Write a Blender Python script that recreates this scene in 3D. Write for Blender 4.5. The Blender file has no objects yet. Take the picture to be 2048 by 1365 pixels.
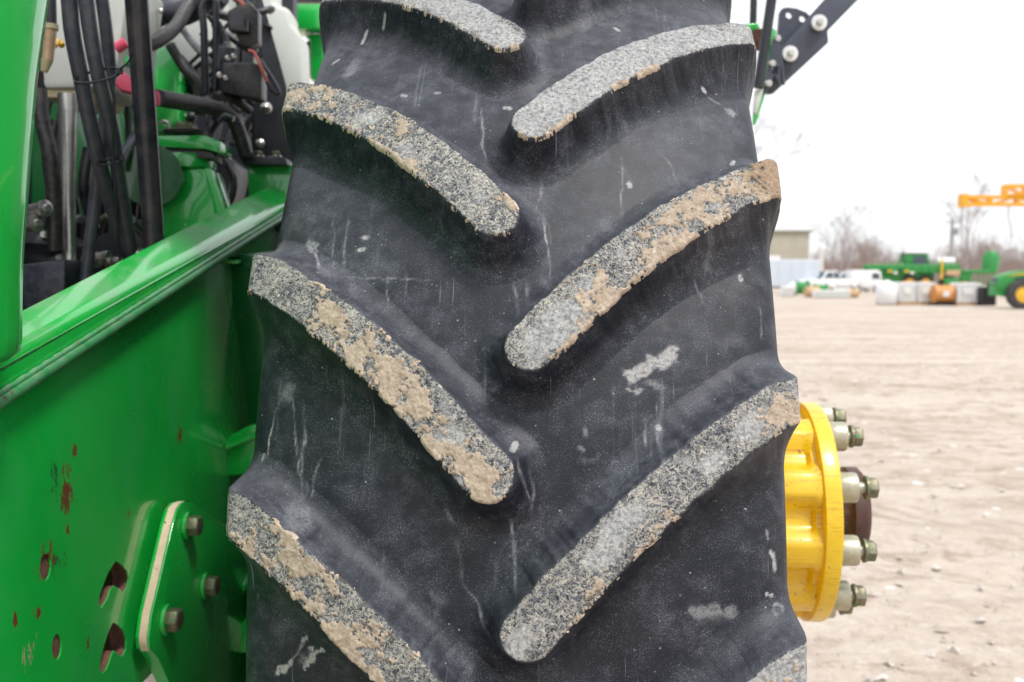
import bpy, math, random
import numpy as np
from mathutils import Vector, Matrix

scn = bpy.context.scene
col = scn.collection
random.seed(7)
PI = math.pi

# ------------------------------------------------------------------ camera
AX = 0.92                                   # height of the wheel axle
CAM = np.array([0.05135, -1.77075, AX + 0.41295])
PITCH, YAW, FPX = 0.063114, 0.056991, 2015.33
cd = bpy.data.cameras.new("camera")
cam = bpy.data.objects.new("camera", cd); col.objects.link(cam)
cam.location = CAM
cam.rotation_euler = (PI/2 - PITCH, 0, YAW)
cd.sensor_width = 36; cd.lens = FPX / 2048 * 36
cd.clip_start = 0.05; cd.clip_end = 2000
cd.dof.use_dof = True; cd.dof.focus_distance = 0.95; cd.dof.aperture_fstop = 8.0
scn.camera = cam

# ------------------------------------------------------------------ sky, sun, exposure
SUN_EL, SUN_AZ = math.radians(60), math.radians(136)     # azimuth: direction the light comes from, 0 = +Y, clockwise
w = bpy.data.worlds.new("World"); scn.world = w; w.use_nodes = True
nt = w.node_tree; nt.nodes.clear()
def wn(t, **k):
    n = nt.nodes.new(t)
    for a, b in k.items(): setattr(n, a, b)
    return n
sky = wn("ShaderNodeTexSky", sky_type='NISHITA', sun_disc=False, sun_elevation=SUN_EL, sun_rotation=SUN_AZ)
tcw = wn("ShaderNodeTexCoord"); sx = wn("ShaderNodeSeparateXYZ")
nt.links.new(tcw.outputs["Generated"], sx.inputs[0])
grad = wn("ShaderNodeValToRGB")                          # overcast: horizon pale, zenith brighter
grad.color_ramp.elements[0].position = 0.0; grad.color_ramp.elements[0].color = (9.6, 9.7, 9.8, 1)
grad.color_ramp.elements[1].position = 1.0; grad.color_ramp.elements[1].color = (13.5, 14.0, 15.0, 1)
nt.links.new(sx.outputs[2], grad.inputs[0])
cn = wn("ShaderNodeTexNoise"); cn.inputs["Scale"].default_value = 2.2; cn.inputs["Detail"].default_value = 6
mpw = wn("ShaderNodeMapping"); mpw.inputs["Scale"].default_value = (1, 1, 3)
nt.links.new(tcw.outputs["Generated"], mpw.inputs[0]); nt.links.new(mpw.outputs[0], cn.inputs["Vector"])
cr = wn("ShaderNodeMapRange"); cr.inputs[1].default_value = 0.35; cr.inputs[2].default_value = 0.65
cr.inputs[3].default_value = 0.86; cr.inputs[4].default_value = 0.97
nt.links.new(cn.outputs[0], cr.inputs[0])
mx = wn("ShaderNodeMix", data_type='RGBA')
nt.links.new(cr.outputs[0], mx.inputs[0]); nt.links.new(sky.outputs[0], mx.inputs[6]); nt.links.new(grad.outputs[0], mx.inputs[7])
bg = wn("ShaderNodeBackground"); bg.inputs[1].default_value = 0.1
wo = wn("ShaderNodeOutputWorld")
nt.links.new(mx.outputs[2], bg.inputs[0]); nt.links.new(bg.outputs[0], wo.inputs[0])
sd = bpy.data.lights.new("sun", 'SUN'); sd.energy = 2.4; sd.angle = math.radians(11); sd.color = (1, 0.96, 0.9)
so = bpy.data.objects.new("sun", sd); col.objects.link(so)
sdir = Vector((math.sin(SUN_AZ)*math.cos(SUN_EL), math.cos(SUN_AZ)*math.cos(SUN_EL), math.sin(SUN_EL)))
so.rotation_euler = sdir.to_track_quat('Z', 'Y').to_euler(); so.location = (0, 0, 30)
scn.view_settings.view_transform = 'Standard'; scn.view_settings.look = 'None'
scn.view_settings.gamma = 1; scn.view_settings.exposure = 0.20
scn.view_settings.use_curve_mapping = False
scn.cycles.use_adaptive_sampling = True
scn.cycles.use_denoising = True
scn.cycles.max_bounces = 8

# ------------------------------------------------------------------ where a pixel of the photo lies in the place
def ray(px, py):
    u = (px - 1024) / FPX; v = -(py - 682.5) / FPX
    c, s = math.cos(PITCH), math.sin(PITCH); d = (u, c + v*s, -s + v*c)
    c, s = math.cos(YAW), math.sin(YAW)
    return np.array([d[0]*c - d[1]*s, d[0]*s + d[1]*c, d[2]])
def P(px, py, x=None, y=None, z=None):
    d = ray(px, py)
    i, v = (0, x) if x is not None else (1, y) if y is not None else (2, z)
    return CAM + d*((v - CAM[i]) / d[i])
def Q(px, py, t): return CAM + ray(px, py)*t
def PX(n, t): return n*t/FPX          # size of n photo pixels at depth t

# ------------------------------------------------------------------ materials
def mat(name, base=(.5, .5, .5), rough=.5, metal=0, coat=0, spec=.5):
    m = bpy.data.materials.new(name); m.use_nodes = True
    b = m.node_tree.nodes["Principled BSDF"]
    b.inputs["Base Color"].default_value = (*base, 1); b.inputs["Roughness"].default_value = rough
    b.inputs["Metallic"].default_value = metal; b.inputs["Coat Weight"].default_value = coat
    b.inputs["Specular IOR Level"].default_value = spec
    b.inputs["Coat Roughness"].default_value = .12
    return m
class N:
    """short hand for building node graphs"""
    def __init__(s, m): s.m = m; s.t = m.node_tree; s.b = s.t.nodes["Principled BSDF"]
    def n(s, t, **k):
        x = s.t.nodes.new(t)
        for a, b in k.items(): setattr(x, a, b)
        return x
    def l(s, a, b): s.t.links.new(a, b)
    def put(s, sock, v):
        if isinstance(v, (int, float)): sock.default_value = v
        elif isinstance(v, tuple): sock.default_value = (*v, 1) if len(v) == 3 and sock.type == 'RGBA' else v
        else: s.l(v, sock)
    def coord(s, kind="Object", scale=(1, 1, 1), loc=(0, 0, 0), attr=None, rot=(0, 0, 0)):
        if attr: o = s.n("ShaderNodeAttribute", attribute_name=attr).outputs["Vector"]
        else: o = s.n("ShaderNodeTexCoord").outputs[kind]
        mp = s.n("ShaderNodeMapping"); s.l(o, mp.inputs[0])
        mp.inputs["Scale"].default_value = scale; mp.inputs["Location"].default_value = loc; mp.inputs["Rotation"].default_value = rot
        return mp.outputs[0]
    def noise(s, vec, scale=1, detail=4, rough=.55, dist=0, lac=2):
        x = s.n("ShaderNodeTexNoise"); s.l(vec, x.inputs["Vector"])
        x.inputs["Scale"].default_value = scale; x.inputs["Detail"].default_value = detail
        x.inputs["Roughness"].default_value = rough; x.inputs["Distortion"].default_value = dist
        return x.outputs[0]
    def voro(s, vec, scale=1, feat='F1', out=0, rnd=1):
        x = s.n("ShaderNodeTexVoronoi", feature=feat); s.l(vec, x.inputs["Vector"]); x.inputs["Scale"].default_value = scale
        x.inputs["Randomness"].default_value = rnd
        return x.outputs[out]
    def rng(s, v, a, b, c=0, d=1, smooth=True):
        x = s.n("ShaderNodeMapRange", interpolation_type='SMOOTHSTEP' if smooth else 'LINEAR'); s.put(x.inputs[0], v)
        for i, q in enumerate((a, b, c, d)): s.put(x.inputs[i+1], q)
        return x.outputs[0]
    def math(s, op, a, b=0, c=0, clamp=False):
        x = s.n("ShaderNodeMath", operation=op, use_clamp=clamp); s.put(x.inputs[0], a); s.put(x.inputs[1], b); s.put(x.inputs[2], c)
        return x.outputs[0]
    def mix(s, f, a, b, blend='MIX'):
        x = s.n("ShaderNodeMix", data_type='RGBA', blend_type=blend); s.put(x.inputs[0], f); s.put(x.inputs[6], a); s.put(x.inputs[7], b)
        return x.outputs[2]
    def attr(s, name, out="Fac"): return s.n("ShaderNodeAttribute", attribute_name=name).outputs[out]
    def bump(s, h, strength=.3, dist=.001, prev=None):
        x = s.n("ShaderNodeBump"); x.inputs["Strength"].default_value = strength; x.inputs["Distance"].default_value = dist
        s.l(h, x.inputs["Height"])
        if prev is not None: s.l(prev, x.inputs["Normal"])
        return x.outputs[0]
    def base(s, v): s.put(s.b.inputs["Base Color"], v)
    def rough(s, v): s.put(s.b.inputs["Roughness"], v)
    def normal(s, v): s.l(v, s.b.inputs["Normal"])

def rubber_material():
    m = mat("dusty_rubber", rough=.6, spec=.35); k = N(m)
    tc = k.coord(attr="tc")
    d = k.attr("d"); mud = k.attr("mud"); marks = k.attr("marks"); cover = k.attr("cover")
    # bare rubber with thin grey-blue dust
    n1 = k.noise(tc, 14, 6, .6); n2 = k.noise(tc, 42, 8, .78, .2)
    fine = k.noise(tc, 650, 3, .6); grit = k.noise(tc, 1500, 2, .5)
    rub = k.mix(k.rng(n1, .35, .7), (.0060, .0078, .0135), (.0145, .0170, .0260))
    rub = k.mix(k.rng(k.noise(tc, 7, 3), .5, .75, 0, .5), rub, (.023, .020, .024))
    haze = k.math('MULTIPLY', k.rng(n2, .40, .64), k.rng(n1, .38, .64))
    st = k.noise(k.coord(attr="tc", scale=(95, 5, 0)), 1, 5, .6, .35)
    st2 = k.noise(k.coord(attr="tc", scale=(300, 9, 0), loc=(5, 1, 0)), 1, 3, .6, .5)
    streak = k.math('MULTIPLY', k.rng(st, .60, .74), k.rng(n1, .40, .62))
    streak2 = k.math('MULTIPLY', k.rng(st2, .66, .74), k.rng(k.noise(tc, 9, 2), .48, .60))
    fl = k.math('MULTIPLY', k.rng(fine, .50, .72), k.rng(n2, .35, .65, .04, .26))
    dust = k.math('MULTIPLY_ADD', k.math('MULTIPLY', haze, k.rng(fine, .32, .62, .10, 1)), .17, fl)
    dust = k.math('MULTIPLY_ADD', streak, .24, dust)
    dust = k.math('MULTIPLY_ADD', streak2, .55, dust)
    geo = k.n("ShaderNodeNewGeometry"); sz = k.n("ShaderNodeSeparateXYZ"); k.l(geo.outputs["Normal"], sz.inputs[0])
    up = k.rng(sz.outputs[2], .25, .95)
    dust = k.math('MULTIPLY_ADD', up, k.math('MULTIPLY', k.rng(n2, .25, .7, .35, 1), .15), dust)
    dust0 = dust
    dust = k.math('MULTIPLY_ADD', marks, k.rng(k.noise(tc, 300, 4, .7), .35, .6, .15, .6), dust)
    c = k.mix(k.math('MINIMUM', dust, .9), rub, (.33, .34, .39))
    c = k.mix(k.math('MULTIPLY', k.rng(marks, .1, .8), k.rng(k.noise(tc, 300, 4, .7), .35, .6, .3, .85)), c, (.42, .41, .385))
    # white specks
    vd = k.voro(tc, 230); vc = k.voro(tc, 230, out=1)
    sp = k.n("ShaderNodeSeparateColor"); k.l(vc, sp.inputs[0])
    thr = k.rng(sp.outputs[0], .90, 1.0, 0, .26, False)
    spk = k.math('MULTIPLY', k.math('LESS_THAN', vd, thr), k.rng(k.noise(tc, 26, 5, .7), .46, .60))
    c = k.mix(k.math('MULTIPLY', spk, .5), c, (.50, .50, .50))
    vd2 = k.voro(k.coord(attr="tc", scale=(1, .55, 1)), 48); vc2 = k.voro(k.coord(attr="tc", scale=(1, .55, 1)), 48, out=1)
    sp2 = k.n("ShaderNodeSeparateColor"); k.l(vc2, sp2.inputs[0])
    spk2 = k.math('LESS_THAN', vd2, k.rng(sp2.outputs[1], .94, 1.0, 0, .075, False))
    c = k.mix(k.math('MULTIPLY', spk2, .8), c, (.62, .62, .60))
    # dried film of pale mud on the worn faces of the lugs
    en = k.noise(tc, 260, 4, .65)
    dd = k.math('ADD', d, k.rng(en, .25, .75, -.0006, .0020, False))
    top = k.rng(dd, -.0015, .0003, 1, 0)
    wv = k.noise(tc, 40, 3, .5)
    l1 = k.noise(tc, 120, 5, .68, .4); l2 = k.noise(tc, 270, 4, .7, .3)
    r1 = k.math('ABSOLUTE', k.math('SUBTRACT', l1, .5)); r2 = k.math('ABSOLUTE', k.math('SUBTRACT', l2, .5))
    lace1 = k.rng(r1, .012, .042, 1, 0); lace2 = k.rng(r2, .012, .055, 1, 0)
    thick = k.math('ADD', k.math('MULTIPLY', lace1, .7), k.math('MULTIPLY', lace2, k.rng(wv, .38, .62, .15, .85)))
    cov = k.rng(k.math('ADD', k.noise(tc, 34, 5, .65, .4), cover), .56, .74)        # smooth fully dusted areas
    thick = k.math('MULTIPLY', thick, k.rng(k.noise(tc, 700, 2, .6), .35, .6, .75, 1))
    cr1 = k.noise(tc, 400, 4, .7, .2); cr_t = k.rng(k.noise(tc, 45, 4, .65), .3, .7, .45, .66)
    crust = k.rng(k.math('SUBTRACT', cr1, cr_t), -.01, .05, 0, .75)
    thick = k.math('MAXIMUM', k.math('MULTIPLY', thick, 1.05), crust)
    lace = k.math('MINIMUM', thick, 1)
    dark = k.mix(k.rng(l2, .35, .65), (.028, .033, .044), (.095, .105, .126))
    film = k.mix(k.rng(en, .35, .65), (.60, .555, .475), (.38, .375, .365))
    tcol = k.mix(lace, dark, film)
    grey = k.mix(k.rng(k.noise(tc, 240, 5, .75), .38, .58), (.22, .23, .25), (.56, .56, .55))
    tcol = k.mix(k.math('MULTIPLY', cov, .70), tcol, grey)
    c = k.mix(top, c, tcol)
    # tan rim of crumbs along the lower edge and thick mud
    mn = k.math('ADD', mud, k.rng(en, .2, .8, -.34, .34, False))
    mm = k.rng(mn, .40, .52)
    mc = k.mix(k.rng(k.noise(tc, 130, 5, .7), .3, .7), (.38, .295, .22), (.60, .495, .39))
    mc = k.mix(k.attr("brown"), mc, (.36, .255, .165))
    c = k.mix(mm, c, mc)
    k.base(c)
    k.rough(k.rng(k.math('MAXIMUM', top, dust), 0, .7, .50, .92))
    h1 = k.math('MULTIPLY', k.math('MULTIPLY', lace, top), 1.0)
    nb = k.bump(k.math('MULTIPLY_ADD', h1, 1.0, k.math('MULTIPLY', k.noise(tc, 500, 4, .7), k.rng(mm, 0, 1, .1, 1.4))), .8, .0009)
    nb = k.bump(grit, .25, .0004, nb)
    k.normal(nb)
    return m

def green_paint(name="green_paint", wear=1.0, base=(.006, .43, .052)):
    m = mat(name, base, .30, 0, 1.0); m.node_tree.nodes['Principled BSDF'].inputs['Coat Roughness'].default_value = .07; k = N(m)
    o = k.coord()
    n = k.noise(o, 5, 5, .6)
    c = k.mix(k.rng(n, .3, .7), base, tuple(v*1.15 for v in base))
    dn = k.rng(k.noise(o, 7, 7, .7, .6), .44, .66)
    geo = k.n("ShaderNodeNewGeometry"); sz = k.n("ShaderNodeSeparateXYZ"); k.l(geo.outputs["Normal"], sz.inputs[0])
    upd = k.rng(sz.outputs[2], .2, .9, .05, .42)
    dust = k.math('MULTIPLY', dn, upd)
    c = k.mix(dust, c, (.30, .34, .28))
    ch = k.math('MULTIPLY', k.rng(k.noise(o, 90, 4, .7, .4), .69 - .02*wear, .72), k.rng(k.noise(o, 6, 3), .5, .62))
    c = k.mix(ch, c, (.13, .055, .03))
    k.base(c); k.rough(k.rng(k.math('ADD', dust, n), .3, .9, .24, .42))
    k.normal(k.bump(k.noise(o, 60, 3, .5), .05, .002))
    return m

def side_plate_material(blobs, dark_blobs):
    m = green_paint("green_plate_paint", 1.0); k = N(m)
    prev = k.b.inputs["Base Color"].links[0].from_socket
    o = k.coord(); on = k.noise(k.coord(scale=(1, 1, .45)), 95, 6, .8, .5)
    c = prev
    st = k.noise(k.coord(scale=(30, 90, 12)), 1, 5, .7, .3)
    wash = k.rng(k.noise(k.coord(scale=(1, 4, 2)), 2.2, 3), .45, .7, 0, .22)
    c = k.mix(wash, c, (.08, .46, .19))
    for (p, ry, rz, th, colr) in blobs:
        v = k.n("ShaderNodeVectorMath", operation='SUBTRACT'); k.l(o, v.inputs[0]); v.inputs[1].default_value = p
        v2 = k.n("ShaderNodeVectorMath", operation='MULTIPLY'); k.l(v.outputs[0], v2.inputs[0]); v2.inputs[1].default_value = (1, 1/ry, 1/rz)
        v3 = k.n("ShaderNodeVectorMath", operation='LENGTH'); k.l(v2.outputs[0], v3.inputs[0])
        f = k.math('MULTIPLY_ADD', v3.outputs["Value"], -.30, on)
        f = k.rng(f, th, th + .035)
        c = k.mix(f, c, colr)
    k.base(c)
    return m

def simple_noise_mat(name, a, b, rough=.5, metal=0, scale=30, bump=.1, spec=.5, coat=0, up_dust=0, wear=None):
    m = mat(name, a, rough, metal, coat, spec); k = N(m); o = k.coord()
    n = k.noise(o, scale, 5, .65)
    c = k.mix(k.rng(n, .3, .7), a, b)
    if up_dust:
        geo = k.n("ShaderNodeNewGeometry"); sz = k.n("ShaderNodeSeparateXYZ"); k.l(geo.outputs["Normal"], sz.inputs[0])
        c = k.mix(k.math('MULTIPLY', k.rng(sz.outputs[2], .1, .9, .1, up_dust), k.rng(k.noise(o, scale*2, 4), .3, .7)), c, (.33, .29, .24))
    if wear:
        c = k.mix(k.rng(k.noise(o, scale*1.7, 5, .7, .5), wear[0], wear[0] + .05), c, wear[1])
    k.base(c)
    if bump: k.normal(k.bump(k.noise(o, scale*8, 3), bump, .001))
    return m

def yellow_material():
    m = mat("yellow_paint", (.80, .47, .012), .35, 0, .35); k = N(m); o = k.coord()
    c = k.mix(k.rng(k.noise(o, 12, 5, .6), .3, .7), (.84, .575, .013), (.72, .47, .010))
    geo = k.n("ShaderNodeNewGeometry")
    # machined ridges across the edge band: thin darker lines
    rid = k.noise(k.coord(scale=(12, 260, 260)), 1, 3, .6)
    c = k.mix(k.rng(rid, .56, .64, 0, .6), c, (.50, .26, .015))
    rust = k.rng(k.noise(o, 34, 5, .7, .4), .635, .70)
    c = k.mix(rust, c, (.16, .06, .015))
    c = k.mix(k.rng(k.noise(o, 150, 3, .6), .68, .74), c, (.09, .05, .02))
    k.base(c); k.normal(k.bump(k.noise(o, 160, 4, .6), .25, .0012))
    return m

def ground_material():
    m = mat("packed_dirt", (.42, .36, .3), .95, spec=.2); k = N(m); o = k.coord()
    n = k.noise(o, .35, 7, .65); n2 = k.noise(o, 4.0, 7, .7, .3)
    c = k.mix(k.rng(n, .32, .68), (.46, .385, .315), (.56, .485, .415))
    c = k.mix(k.rng(n2, .46, .66, 0, .85), c, (.33, .25, .195))
    c = k.mix(k.rng(k.noise(k.coord(scale=(1.2, 4, 1)), 1.3, 7, .75, .4), .52, .64, 0, .7), c, (.30, .225, .175))
    c = k.mix(k.rng(k.noise(o, 9, 6, .75, .4), .54, .66, 0, .7), c, (.60, .54, .475))
    rut = k.noise(k.coord(scale=(.35, 1.1, 1), rot=(0, 0, .12)), 1, 8, .72, 1.2)
    c = k.mix(k.rng(rut, .52, .68, 0, .65), c, (.27, .205, .155))
    c = k.mix(k.rng(k.noise(k.coord(scale=(.10, .9, 1), loc=(3, 9, 0), rot=(0, 0, -.06)), 1, 5, .6, .3), .5, .62, 0, .5), c, (.58, .51, .44))
    vd = k.voro(o, 9); vc = k.voro(o, 9, out=1); sp = k.n("ShaderNodeSeparateColor"); k.l(vc, sp.inputs[0])
    c = k.mix(k.math('MULTIPLY', k.math('LESS_THAN', vd, k.rng(sp.outputs[0], .8, 1, 0, .35, False)), .8), c, (.72, .70, .68))
    c = k.mix(k.rng(k.noise(o, 22, 5, .7), .5, .75, 0, .5), c, (.33, .255, .195))
    # wheel tracks crossing the yard: ribbed darker bands
    for (rot, off, sc) in ((.16, 5.2, .9), (-.10, 8.4, .9), (.30, 12.5, .8)):
        v = k.n("ShaderNodeSeparateXYZ"); k.l(k.coord(rot=(0, 0, rot)), v.inputs[0])
        wob = k.math('MULTIPLY_ADD', k.noise(o, .25, 3), 1.6, k.math('SUBTRACT', v.outputs[1], off))
        band = k.rng(k.math('ABSOLUTE', wob), .16, .34, 1, 0)
        rib = k.rng(k.math('SINE', k.math('MULTIPLY', k.math('ADD', v.outputs[0], k.math('MULTIPLY', wob, .7)), 30)), -.3, .5, .25, 1)
        c = k.mix(k.math('MULTIPLY', k.math('MULTIPLY', band, rib), k.rng(k.noise(o, 1.3, 5, .7), .42, .6, 0, .75)), c, (.30, .225, .17))
    k.base(c)
    k.normal(k.bump(k.math('ADD', n2, k.noise(o, 16, 5, .7)), .8, .03))
    return m

M = {}
M['rubber'] = rubber_material()
M['green'] = green_paint()
M['green_shade_tint'] = green_paint("shade_tinted_green", .5, (.002, .085, .018))  # darker copy of the green paint, shade mixed into its colour
M['yellow'] = yellow_material()
M['ground'] = ground_material()
M['black'] = simple_noise_mat("black_powder_coat", (.012, .014, .02), (.02, .022, .03), .42, 0, 40, .15)
M['slate'] = simple_noise_mat('slate_powder_coat', (.045, .052, .075), (.058, .066, .092), .4, 0, 40, .1)
M['plastic'] = simple_noise_mat("black_plastic", (.012, .013, .016), (.022, .023, .027), .38, 0, 60, .15, up_dust=.25)
M['navy'] = simple_noise_mat("navy_plastic", (.008, .014, .028), (.012, .02, .04), .4, 0, 40, .1, up_dust=.15)
M['hose'] = simple_noise_mat("hose_rubber", (.040, .050, .068), (.062, .075, .098), .36, 0, 25, .08, up_dust=.08)
M['strut'] = simple_noise_mat("strut_black", (.014, .017, .026), (.024, .026, .034), .27, 0, 14, .05, up_dust=.08)
M['steel'] = simple_noise_mat("zinc_steel", (.42, .41, .38), (.58, .57, .54), .32, .9, 50, .2, wear=(.62, (.16, .09, .05)))
M['zinc'] = simple_noise_mat("olive_zinc", (.40, .38, .27), (.52, .50, .40), .38, .55, 60, .25, wear=(.66, (.20, .14, .07)))
M['bolt'] = simple_noise_mat("weathered_bolt", (.30, .26, .18), (.17, .14, .11), .45, .6, 120, .3, wear=(.55, (.03, .26, .06)))
M['brown'] = simple_noise_mat("brown_primer", (.055, .024, .018), (.085, .038, .028), .5, 0, 60, .2)
M['poly'] = simple_noise_mat("white_poly", (.50, .53, .49), (.60, .62, .58), .45, 0, 8, .05, up_dust=.3)
M['polyyellow'] = simple_noise_mat("stained_poly", (.42, .36, .20), (.5, .45, .30), .5, 0, 20, .1)
M['pink'] = simple_noise_mat("pink_rubber", (.75, .06, .14), (.82, .12, .2), .5, 0, 30, .05)
M['redwire'] = simple_noise_mat("red_wire", (.62, .12, .10), (.75, .25, .2), .5, 0, 30, .05)
M['amber'] = simple_noise_mat("amber_bowl", (.34, .20, .10), (.5, .34, .2), .15, 0, 40, .05, coat=.6)
M['cream'] = simple_noise_mat("scraped_edge", (.66, .50, .36), (.76, .62, .46), .7, 0, 60, .3, wear=(.62, (.22, .10, .05)))
M['rust'] = simple_noise_mat("rusty_steel", (.10, .045, .03), (.18, .085, .06), .8, 0, 60, .4)
M['capyellow'] = simple_noise_mat("yellow_tap", (.75, .42, .02), (.8, .5, .05), .4, 0, 30, .05)
M['white'] = simple_noise_mat("white_paint", (.74, .75, .76), (.80, .80, .80), .4, 0, 3, .03)
M['shed'] = simple_noise_mat("beige_cladding", (.44, .41, .33), (.50, .47, .39), .6, 0, 1, .03)
M['brown_trim'] = simple_noise_mat('olive_trim', (.20, .18, .11), (.24, .21, .14), .6, 0, 1, .03)
M['pale'] = simple_noise_mat('pale_grey_shell', (.50, .49, .46), (.56, .55, .52), .6, 0, 2, .03)
M['trailer'] = simple_noise_mat('bluish_white_panel', (.52, .58, .66), (.58, .63, .70), .5, 0, 1, .03)
M['glass'] = mat("dark_glass", (.06, .08, .10), .08, 0, 0)
M['tyre_far'] = simple_noise_mat("far_tyre", (.03, .03, .033), (.07, .065, .06), .8, 0, 6, .1)
M['crane'] = simple_noise_mat("orange_paint", (.85, .40, .01), (.76, .35, .01), .45, 0, 3, .05)
M['tan'] = simple_noise_mat("tan_bale", (.55, .38, .22), (.45, .29, .16), .8, 0, 6, .3)
M['orange'] = simple_noise_mat("orange_drum", (.62, .27, .06), (.50, .21, .05), .5, 0, 5, .05)
M['bark'] = simple_noise_mat("grey_bark", (.30, .26, .26), (.38, .33, .33), .9, 0, 8, .2)
M['twigs'] = simple_noise_mat("bare_twigs", (.26, .195, .17), (.34, .255, .225), .9, 0, 3, .1)
M['fargreen'] = simple_noise_mat("far_green_paint", (.02, .27, .05), (.03, .22, .05), .4, 0, 3, .03)
M['pole'] = simple_noise_mat("grey_pole", (.30, .30, .30), (.38, .37, .36), .7, 0, 5, .05)
M['cage'] = simple_noise_mat("galvanised_cage", (.72, .72, .70), (.78, .77, .75), .5, .1, 5, .05)
M['mudlump'] = simple_noise_mat("dried_mud", (.40, .285, .195), (.60, .465, .345), .95, 0, 90, .8, spec=.2)

# ------------------------------------------------------------------ mesh helpers
class MB:
    def __init__(s): s.v = []; s.f = []; s.sm = []
    def add(s, vs, fs, smooth=False):
        o = len(s.v); s.v += [tuple(map(float, q)) for q in vs]
        s.f += [tuple(i + o for i in f) for f in fs]; s.sm += [smooth]*len(fs)
        return s
    def box(s, c, size, rot=None, bev=0):
        hx, hy, hz = [q/2 for q in size]; R = rot or Matrix.Identity(3); c = Vector(c)
        b = min(bev, hx*.9, hy*.9, hz*.9)
        if b <= 0:
            vs = [c + R @ Vector((x*hx, y*hy, z*hz)) for x in (-1, 1) for y in (-1, 1) for z in (-1, 1)]
            return s.add(vs, [(0, 1, 3, 2), (4, 6, 7, 5), (0, 4, 5, 1), (2, 3, 7, 6), (0, 2, 6, 4), (1, 5, 7, 3)])
        idx = {}; vs = []
        for x in (-1, 1):
            for y in (-1, 1):
                for z in (-1, 1):
                    for a in range(3):
                        q = [x*(hx - b), y*(hy - b), z*(hz - b)]; q[a] = (x*hx, y*hy, z*hz)[a]
                        idx[x, y, z, a] = len(vs); vs.append(c + R @ Vector(q))
        fs = []
        for a in range(3):
            o1, o2 = [i for i in range(3) if i != a]
            for sg in (-1, 1):
                f = []
                for p_, q_ in ((-1, -1), (1, -1), (1, 1), (-1, 1)):
                    k = [0, 0, 0]; k[a] = sg; k[o1] = p_; k[o2] = q_; f.append(idx[(*k, a)])
                fs.append(tuple(f))
            for p_ in (-1, 1):
                for q_ in (-1, 1):
                    f = []
                    for e, ax_ in ((-1, o1), (-1, o2), (1, o2), (1, o1)):
                        k = [0, 0, 0]; k[a] = e; k[o1] = p_; k[o2] = q_; f.append(idx[(*k, ax_)])
                    fs.append(tuple(f))
        for x in (-1, 1):
            for y in (-1, 1):
                for z in (-1, 1): fs.append(tuple(idx[x, y, z, a] for a in range(3)))
        return s.add(vs, fs)
    def tube(s, pts, r, sides=14, cap=True, corr=0, period=.006, smooth_path=True, tex=None):
        pts = [Vector(q) for q in pts]
        if smooth_path and len(pts) > 2:
            out = []
            for i in range(len(pts) - 1):
                p0 = pts[max(i-1, 0)]; p1 = pts[i]; p2 = pts[i+1]; p3 = pts[min(i+2, len(pts)-1)]
                n = 10
                for j in range(n):
                    t = j/n
                    out.append(.5*((2*p1) + (-p0 + p2)*t + (2*p0 - 5*p1 + 4*p2 - p3)*t*t + (-p0 + 3*p1 - 3*p2 + p3)*t**3))
            out.append(pts[-1]); pts = out
        rs = r if isinstance(r, (list, tuple)) else None
        if corr:
            L = [0]
            for a, b in zip(pts, pts[1:]): L.append(L[-1] + (b - a).length)
            n = int(L[-1]/period)*4; q = []; rr = []
            for i in range(n + 1):
                d = L[-1]*i/n; j = max(0, min(len(L) - 2, int(np.searchsorted(L, d)) - 1))
                t = (d - L[j])/max(L[j+1] - L[j], 1e-9); q.append(pts[j].lerp(pts[j+1], t))
                rr.append(r*(1 + (corr if i % 4 in (1, 2) else -corr)))
            pts = q; rs = rr
        n = len(pts); up = None; vs = []
        for i, p in enumerate(pts):
            t = (pts[min(i+1, n-1)] - pts[max(i-1, 0)]).normalized()
            if up is None: up = t.orthogonal().normalized()
            up = (up - t*up.dot(t)).normalized(); bi = t.cross(up)
            if rs is None: rad = r
            elif len(rs) == n: rad = rs[i]
            else: rad = rs[0] + (rs[-1] - rs[0])*i/(n-1)
            for k in range(sides):
                a = 2*PI*k/sides; vs.append(p + (up*math.cos(a) + bi*math.sin(a))*rad)
        fs = [(i*sides + k, i*sides + (k+1) % sides, (i+1)*sides + (k+1) % sides, (i+1)*sides + k) for i in range(n-1) for k in range(sides)]
        s.add(vs, fs, True)
        if cap:
            s.f += [tuple(range(len(s.v) - n*sides, len(s.v) - n*sides + sides))[::-1], tuple(range(len(s.v) - sides, len(s.v)))]; s.sm += [False]*2
        return s
    def lathe(s, prof, c=(0, 0, 0), axis=(1, 0, 0), seg=32, rfun=None, smooth=True):
        a = Vector(axis).normalized(); u = a.orthogonal().normalized()
        if abs(a.x) > .9: u = Vector((0, 1, 0))
        v = a.cross(u); c = Vector(c); vs = []
        for (h, r) in prof:
            for k in range(seg):
                t = 2*PI*k/seg; rr = rfun(h, r, t) if rfun else r
                vs.append(c + a*h + (u*math.cos(t) + v*math.sin(t))*rr)
        fs = [(i*seg + k, i*seg + (k+1) % seg, (i+1)*seg + (k+1) % seg, (i+1)*seg + k) for i in range(len(prof)-1) for k in range(seg)]
        return s.add(vs, fs, smooth)
    def prism(s, poly, d):
        """poly: 3-D points of one face; d: extrusion vector"""
        d = Vector(d); a = [Vector(q) for q in poly]; n = len(a)
        return s.add(a + [q + d for q in a], [tuple(range(n))[::-1], tuple(range(n, 2*n))] + [(i, (i+1) % n, n + (i+1) % n, n + i) for i in range(n)])
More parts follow.
